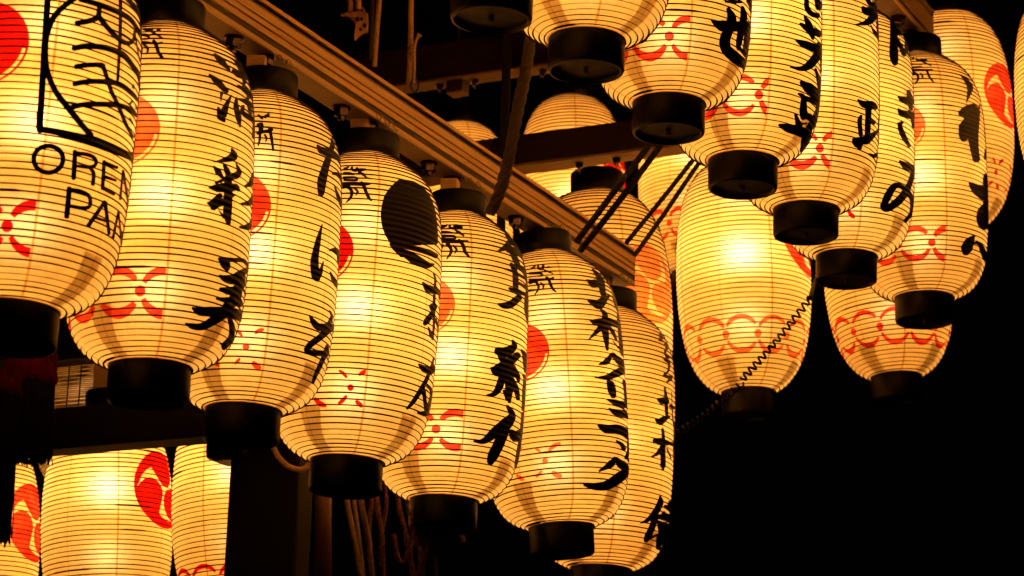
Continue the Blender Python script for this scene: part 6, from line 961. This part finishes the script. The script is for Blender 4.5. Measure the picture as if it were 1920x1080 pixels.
U_END = at(1751, 82, 6.34)
rail('upper pale moulded rail, only its cut end visible at the frame top', U_END, ANG, 0, 3.2, lantern_tops(['U1', 'U2', 'U3', 'U4', 'U5', 'U6']))

# ------------------------------------------------------------------ dark crossbeams
def crossbeam(label, p, left, right, h, dep, bolts=(), group='dark crossbeams of the float', sole='beam_under'):
    """p: lower front edge point; local x runs along N"""
    t = thing('crossbeam', label, 'beam', frame(p), group)
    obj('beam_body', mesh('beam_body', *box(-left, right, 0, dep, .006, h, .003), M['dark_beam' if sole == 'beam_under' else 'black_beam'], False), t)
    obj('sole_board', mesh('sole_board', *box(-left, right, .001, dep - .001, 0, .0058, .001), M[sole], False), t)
    v, f = bolt_shape(); me = mesh('bolt', [(a * .6, b * .6, c * .6) for a, b, c in v], f, M['iron'], False)
    for x in bolts:
        obj('bolt', me, t, Matrix.Translation((x, dep * .5, -.0002)))
        lp = [Vector((x + .010 * math.sin(a * .5), dep * .5 - .012 + .003 * math.cos(a), -.018 - .011 * math.sin(a * .5) ** 2 - a * .0006)) for a in [i * .45 for i in range(16)]]
        obj('tie_wire', mesh('tie_wire', *tube(lp, .0011, 5), M['wire']), t)
    return t
crossbeam('dark beam crossing behind the pale rail, capped lantern bolted under it', at(1100, 295, 6.05), .52, .42, .078, .062, bolts=(-.033, .062))
t = crossbeam('dark beam high between hanging ropes with an empty block under it', at(880, 142, 6.55), .36, .62, .10, .06, bolts=(-.098, .0, .19))
obj('empty_block', mesh('empty_block', *box(-.07, -.025, .01, .05, -.030, -.0004, .002), M['dark_beam'], False), t)
obj('block_sole', mesh('block_sole', *box(-.07, -.025, .011, .049, -.034, -.0304, .001), M['beam_under'], False), t)
crossbeam('dark beam low behind the lettered lanterns, above the big crest lantern', at(197, 834, 5.25), .75, .42, .086, .06, sole='dark_groove')
crossbeam('dark beam hidden behind the upper row, holding the bright lantern', at(1420, 238, 6.42), .14, .10, .07, .06)
pv = mesh('upright', *box(-.0105, .0105, -.0105, .0105, -.9, .9, .002), M['dark_groove'], False)
up_ = obj('dark_upright', pv, None, Matrix.Translation(at(950, 110, 6.2))); tag(up_, 'thin black upright standing in front of the high dark beam', 'post')

# ------------------------------------------------------------------ posts and brackets
post = thing('dark_post', 'broad black post beside the big crest lanterns', 'post', frame(at(418, 1080, 5.25)))
obj('shaft', mesh('shaft', *box(0, .165, 0, .06, -1.7, .30, .006), M['dark_groove'], False), post)
obj('bracket_nose', mesh('bracket_nose', *box(-.046, .05, -.03, .06, .235, .30, .016), M['lacquer'], False), post)
rp = obj('round_post', mesh('round_post', *tube([at(607, 1180, 5.2), at(606, 1000, 5.2), at(606, 880, 5.2)], .0165, 18), M['red_post'])); tag(rp, 'slim red brown round post beside the broad black post', 'post')
crossbeam('black beam carrying the crest lanterns, half hidden behind the lettered ones', Vector(lantern_top1('C1')) + Z * .078 - S * .03, .62, .5, .075, .06, sole='black_beam')
crossbeam('short black beam above the low lantern against the night', Vector(lantern_top1('B6')) + Z * .036 - S * .03, .1, .1, .07, .06, sole='black_beam')

# ------------------------------------------------------------------ bamboo blind
bl = thing('bamboo_blind', 'slatted bamboo blind behind the low dark beam', 'blind', frame(at(105, 800, 6.12)))
parts = []
for i in range(38):
    z = .004 + i * .0047; parts.append(tube([Vector((-.35, rnd.uniform(-.001, .001), z)), Vector((.5, rnd.uniform(-.001, .001), z + rnd.uniform(-.001, .001)))], .0017, 5))
o = obj('slats', mesh('slats', *join(*parts), M['blind']), bl); o['kind'] = 'stuff'
for x in (-.2, .028, .062, .15, .3): obj('binding_cord', mesh('binding_cord', *tube([Vector((x, -.004, .0)), Vector((x, -.004, .19))], .0016, 6), M['black_rope']), bl)
obj('hem_bar', mesh('hem_bar', *box(-.35, .5, -.005, .005, .183, .36, .004), M['dark_beam'], False), bl)

# ------------------------------------------------------------------ tassels
def tassel(label, x, ytop, yhead, ybot, d, w, seed):
    r0 = random.Random(seed); top = at(x, ytop, d)
    sc = d / F_PX / math.cos(R(16)); H1 = (yhead - ytop) * sc; H2 = (ybot - ytop) * sc; W = w * d / F_PX / 2
    t = thing('tassel', label, 'tassel', Matrix.Translation(top), 'silk tassels hanging at the frame edge')
    obj('head', mesh('head', *lathe([(0, .004), (W * .35, 0), (W * .8, -.012), (W * .97, -H1 * .5), (W * .98, -H1), (W * .9, -H1 - .004)], 40), M['tassel_red']), t)
    obj('head_cord', mesh('head_cord', *tube([Vector((0, 0, 0)), Vector((0, 0, .2))], .006, 8), M['black_rope']), t)
    for nm, cnt, mat_, za in (('fringe', 620, M['tassel_black'], -H1 * .9), ('fringe_head', 160, M['tassel_red'], -H1 * .02)):
        V, Fc = [], []
        for i in range(cnt):
            a = r0.uniform(0, 2 * math.pi); rr = W * math.sqrt(r0.uniform(.45, 1)) * 1.0; x0, y0 = rr * math.cos(a), rr * math.sin(a)
            ln = H2 * r0.uniform(.955, 1.01) if nm == 'fringe' else H1 * r0.uniform(.9, 1.03)
            if nm == 'fringe' and r0.random() < .06: ln *= 1.03
            pts = []
            for j in range(6):
                q = j / 5; pts.append(Vector((x0 * (1 + .05 * q) + r0.gauss(0, .0011) * q * 2, y0 * (1 + .05 * q) + r0.gauss(0, .0011), za + (-ln - za) * q if nm == 'fringe' else -ln * q)))
            v, f = tube(pts, .0010, 3, False); o_ = len(V); V += v; Fc += [tuple(k + o_ for k in q) for q in f]
        fo = obj(nm, mesh(nm, V, Fc, mat_, True), t); fo['kind'] = 'stuff'
tassel('black fringed tassel with a dark red head beneath the OREN lantern', 50, 662, 718, 858, 4.25, 116, 4)
tassel('longer black tassel at the left frame edge over the orange crest', 0, 700, 740, 1004, 4.15, 84, 9)

# ------------------------------------------------------------------ ropes and cables
def rope(label, pts, w_px, d, m, strands=0, group=None, pitch=.045, name='rope', depths=None):
    P = [at(x, y, (depths[i] if depths else d)) for i, (x, y) in enumerate(pts)]
    path = curve(P, 12); r = w_px * d / F_PX / 2
    v, f = twisted(path, r, strands, pitch, lump=.48 if m is M['red_rope'] else .38) if strands else tube(path, r, 10)
    return tag(obj(name, mesh(name, v, f, m)), label, 'rope', group)
rope('dark braided rope slung from the upper lanterns down over the pale rail', [(1000, -60), (992, 90), (972, 200), (945, 335), (918, 402)], 25, 5.0, M['brown_rope'], 3, pitch=.07)
G2 = 'black stay ropes tied to the rail end'
rope('black stay rope crossing the face of the pale rail, left of its pair', [(1232, 250), (1214, 276), (1145, 368), (1079, 456)], 13.5, 5.1, M['black_rope'], 3, G2, .022)
rope('black stay rope crossing the face of the pale rail, right of its pair', [(1254, 252), (1236, 276), (1158, 381), (1085, 474)], 13.5, 5.12, M['black_rope'], 3, G2, .022)
rope('black stay rope passing behind the rail tip, left of its pair', [(1320, 275), (1294, 307), (1236, 380), (1172, 458)], 10, 5.72, M['black_rope'], 3, G2, .022)
rope('black stay rope passing behind the rail tip, right of its pair', [(1326, 288), (1302, 318), (1246, 400), (1188, 482)], 10, 5.74, M['black_rope'], 3, G2, .022)
GT = 'tan ropes hanging below the black disc lantern'
rope('plain tan rope, thickest and brightest of the hanging three', [(672, 880), (677, 940), (690, 1010), (700, 1100)], 11.5, 5.0, M['tan_rope'], 0, GT)
rope('plain tan rope, leftmost of the hanging three', [(646, 880), (651, 940), (664, 1010), (680, 1100)], 10.5, 5.08, M['tan_rope'], 0, GT)
rope('dimmer tan rope between two brighter ones', [(659, 880), (664, 940), (673, 1010), (683, 1100)], 8.5, 5.12, M['tan_rope'], 0, GT)
rope('thick tan rope loop beside the black post under the kana lantern', [(500, 780), (513, 840), (532, 868), (552, 879), (572, 878), (590, 855)], 11, 5.15, M['tan_rope'])
GR = 'laid red brown ropes hanging in a tangle'
for lab, pts, w, d in (
    ('laid red brown rope next to the tan ropes, faint', [(700, 900), (696, 950), (692, 1000), (700, 1100)], 10, 5.3),
    ('laid red brown rope bowing right beside the tan ropes', [(702, 900), (708, 955), (716, 1010), (716, 1050), (720, 1110)], 12, 5.2),
    ('short laid rope disappearing behind the ropes at its top', [(718, 890), (724, 935), (723, 960), (716, 1010), (722, 1100)], 9, 5.3),
    ('laid rope making a loop under the stacked character lantern', [(744, 900), (748, 950), (758, 990), (765, 1030), (757, 1056), (744, 1040), (738, 1000)], 11, 5.25),
    ('laid rope close to the left side of a black cap', [(763, 900), (766, 945), (772, 985), (770, 1040), (780, 1110)], 11, 5.25),
    ('brightest laid red rope below the stacked character lantern', [(772, 960), (779, 1010), (788, 1035), (792, 1080), (794, 1120)], 13, 5.1),
    ('laid red rope doubling back next to the brightest one', [(792, 960), (797, 1010), (800, 1035), (790, 1060), (780, 1100)], 12, 5.12),
    ('thin laid rope rightmost of the tangle', [(822, 960), (817, 1010), (816, 1040), (821, 1120)], 8, 5.15)):
    rope(lab, pts, w, d, M['red_rope'], 3, GR, .035)
rope('stub of rope poking out below a black lantern cap', [(864, 985), (867, 1004), (870, 1020)], 9, 5.3, M['red_rope'], 3)
# upright tan ropes at the top
rope('brown upright rope, brighter of the pair beside the gilt fitting', [(713, -60), (711, 0), (706, 60), (702, 125)], 10, 5.75, M['tan_rope'])
rope('dim upright rope nearest the gilt fitting', [(702, -60), (699, 0), (696, 60), (692, 112)], 8, 5.8, M['brown_rope'])
kr = thing('knotted_rope', 'tan upright rope lashed with its own tail above the rail', 'rope', Matrix.Translation(at(770, 150, 5.75)))
def rel(pts, d, o): return [at(x, y, d) - o for x, y in pts]
o0 = at(770, 150, 5.75)
obj('standing_part', mesh('standing_part', *tube(curve(rel([(772, -60), (771, 0), (770, 60), (769, 110), (766, 158)], 5.75, o0), 10), .0062, 12), M['tan_rope']), kr)
obj('tail', mesh('tail', *tube(curve(rel([(776, 156), (777, 120), (776, 95), (781, 74), (787, 64)], 5.73, o0), 10), [.0034] * 34 + [.0042] * 4 + [.006] * 3, 10), M['tan_rope']), kr)
wr = [at(772 + 7.5 * math.sin(a), 116 - a * 1.05, 5.74 - .010 * math.cos(a)) - o0 for a in [i * .35 for i in range(96)]]
obj('lashing', mesh('lashing', *tube(wr, .0019, 6), M['tan_rope']), kr)
ey = [at(778 + 7 * math.cos(a), 160 + 12 * math.sin(a), 5.74) - o0 for a in [i * math.pi / 10 for i in range(21)]]
obj('eye_ring', mesh('eye_ring', *tube(ey, .0026, 8, False), M['iron']), kr)
# coiled cable
def coil(label, a, b, turns, r, wr_, n=22):
    ax = (b - a); L = ax.length; ax.normalize(); u = ax.orthogonal().normalized(); w = ax.cross(u); p = []
    for i in range(turns * n + 1):
        q = i / (turns * n); an = 2 * math.pi * turns * q; rr = r * (1 + .12 * math.sin(q * 9))
        sag = Vector((0, 0, -.005 * math.sin(math.pi * q)))
        p.append(a + ax * L * q + (u * math.cos(an) + w * math.sin(an)) * rr + sag)
    return tag(obj('coiled_cable', mesh('coiled_cable', *tube(p, wr_, 7), M['rubber'])), label, 'cable', 'coiled black cables')
coil('black coiled cable stretched across the bright banded lantern', at(1519, 560, 5.25), at(1391, 712, 5.25), 14, .0060, .0024)
coil('dim coiled cable running on below the bright lantern cap into the dark', at(1391, 718, 5.25), at(1272, 812, 5.35), 13, .0060, .0020)
tag(obj('cable_drop', mesh('cable_drop', *tube(curve([at(1552, 480, 5.82), at(1536, 508, 5.8), at(1528, 530, 5.6), at(1522, 548, 5.35), at(1519, 560, 5.25)], 8), .0045, 8), M['rubber'])), 'short straight black cable above the coiled one', 'cable')

# ------------------------------------------------------------------ gilt fitting at the top
gf = thing('gilt_fitting', 'gilt fan shaped metal fitting under a ribbed neck at the frame top', 'ornament', Matrix.Translation(at(670, 40, 5.7)))
o1 = at(670, 40, 5.7)
poly = [(110, 165), (165, 138), (215, 150), (265, 128), (320, 122), (352, 140), (400, 152), (404, 240), (398, 345), (350, 352), (310, 378), (262, 424), (250, 415), (300, 340), (268, 280), (244, 228), (222, 205), (196, 172)]
pts = rel([(620 + x / 5.683, y / 5.683) for x, y in poly], 5.7, o1); n = len(pts); cen = sum(pts, Vector()) / n
fr = [p + Vector((0, -.006, 0)) for p in pts]; bk = [p + Vector((0, .006, 0)) for p in pts]
fi = [cen + (p - cen) * .86 + Vector((0, -.013, 0)) for p in pts]
V = [tuple(p) for p in fr + bk + fi] + [tuple(cen + Vector((0, -.015, 0)))]
Fc = [(k, (k + 1) % n, n + (k + 1) % n, n + k) for k in range(n)] + [(k, (k + 1) % n, 2 * n + (k + 1) % n, 2 * n + k) for k in range(n)] + [(2 * n + k, 2 * n + (k + 1) % n, 3 * n) for k in range(n)] + [tuple(range(n, 2 * n))]
obj('fan_plate', mesh('fan_plate', V, Fc, M['gilt'], False), gf)
for x, y, r in ((285, 202, .0042), (360, 268, .0042), (318, 310, .003), (330, 200, .003)):
    c = at(620 + x / 5.683, y / 5.683, 5.683) - o1; v, f = lathe([(0, .0), (r, .0), (r * 1.1, .006)], 12)
    obj('rivet', mesh('rivet', [(a + c.x, c.y - .002 + cz_, b + c.z) for a, b, cz_ in v], f, M['dark_groove']), gf)
nk = [at(672 + (i % 2) * 0, 18 - i * 2.4, 5.7) - o1 for i in range(24)]
obj('ribbed_neck', mesh('ribbed_neck', *tube(nk, [.0062 + .0014 * (i % 2) for i in range(24)], 12), M['gilt']), gf)
obj('hook', mesh('hook', *tube(curve(rel([(680, 14), (683, 22), (687, 27), (684, 30)], 5.68, o1), 6), .0022, 8), M['gilt']), gf)
obj('side_lobe', mesh('side_lobe', *tube(curve(rel([(656, 22), (657, 8), (654, -8), (650, -30)], 5.71, o1), 6), .007, 10), M['gilt']), gf)
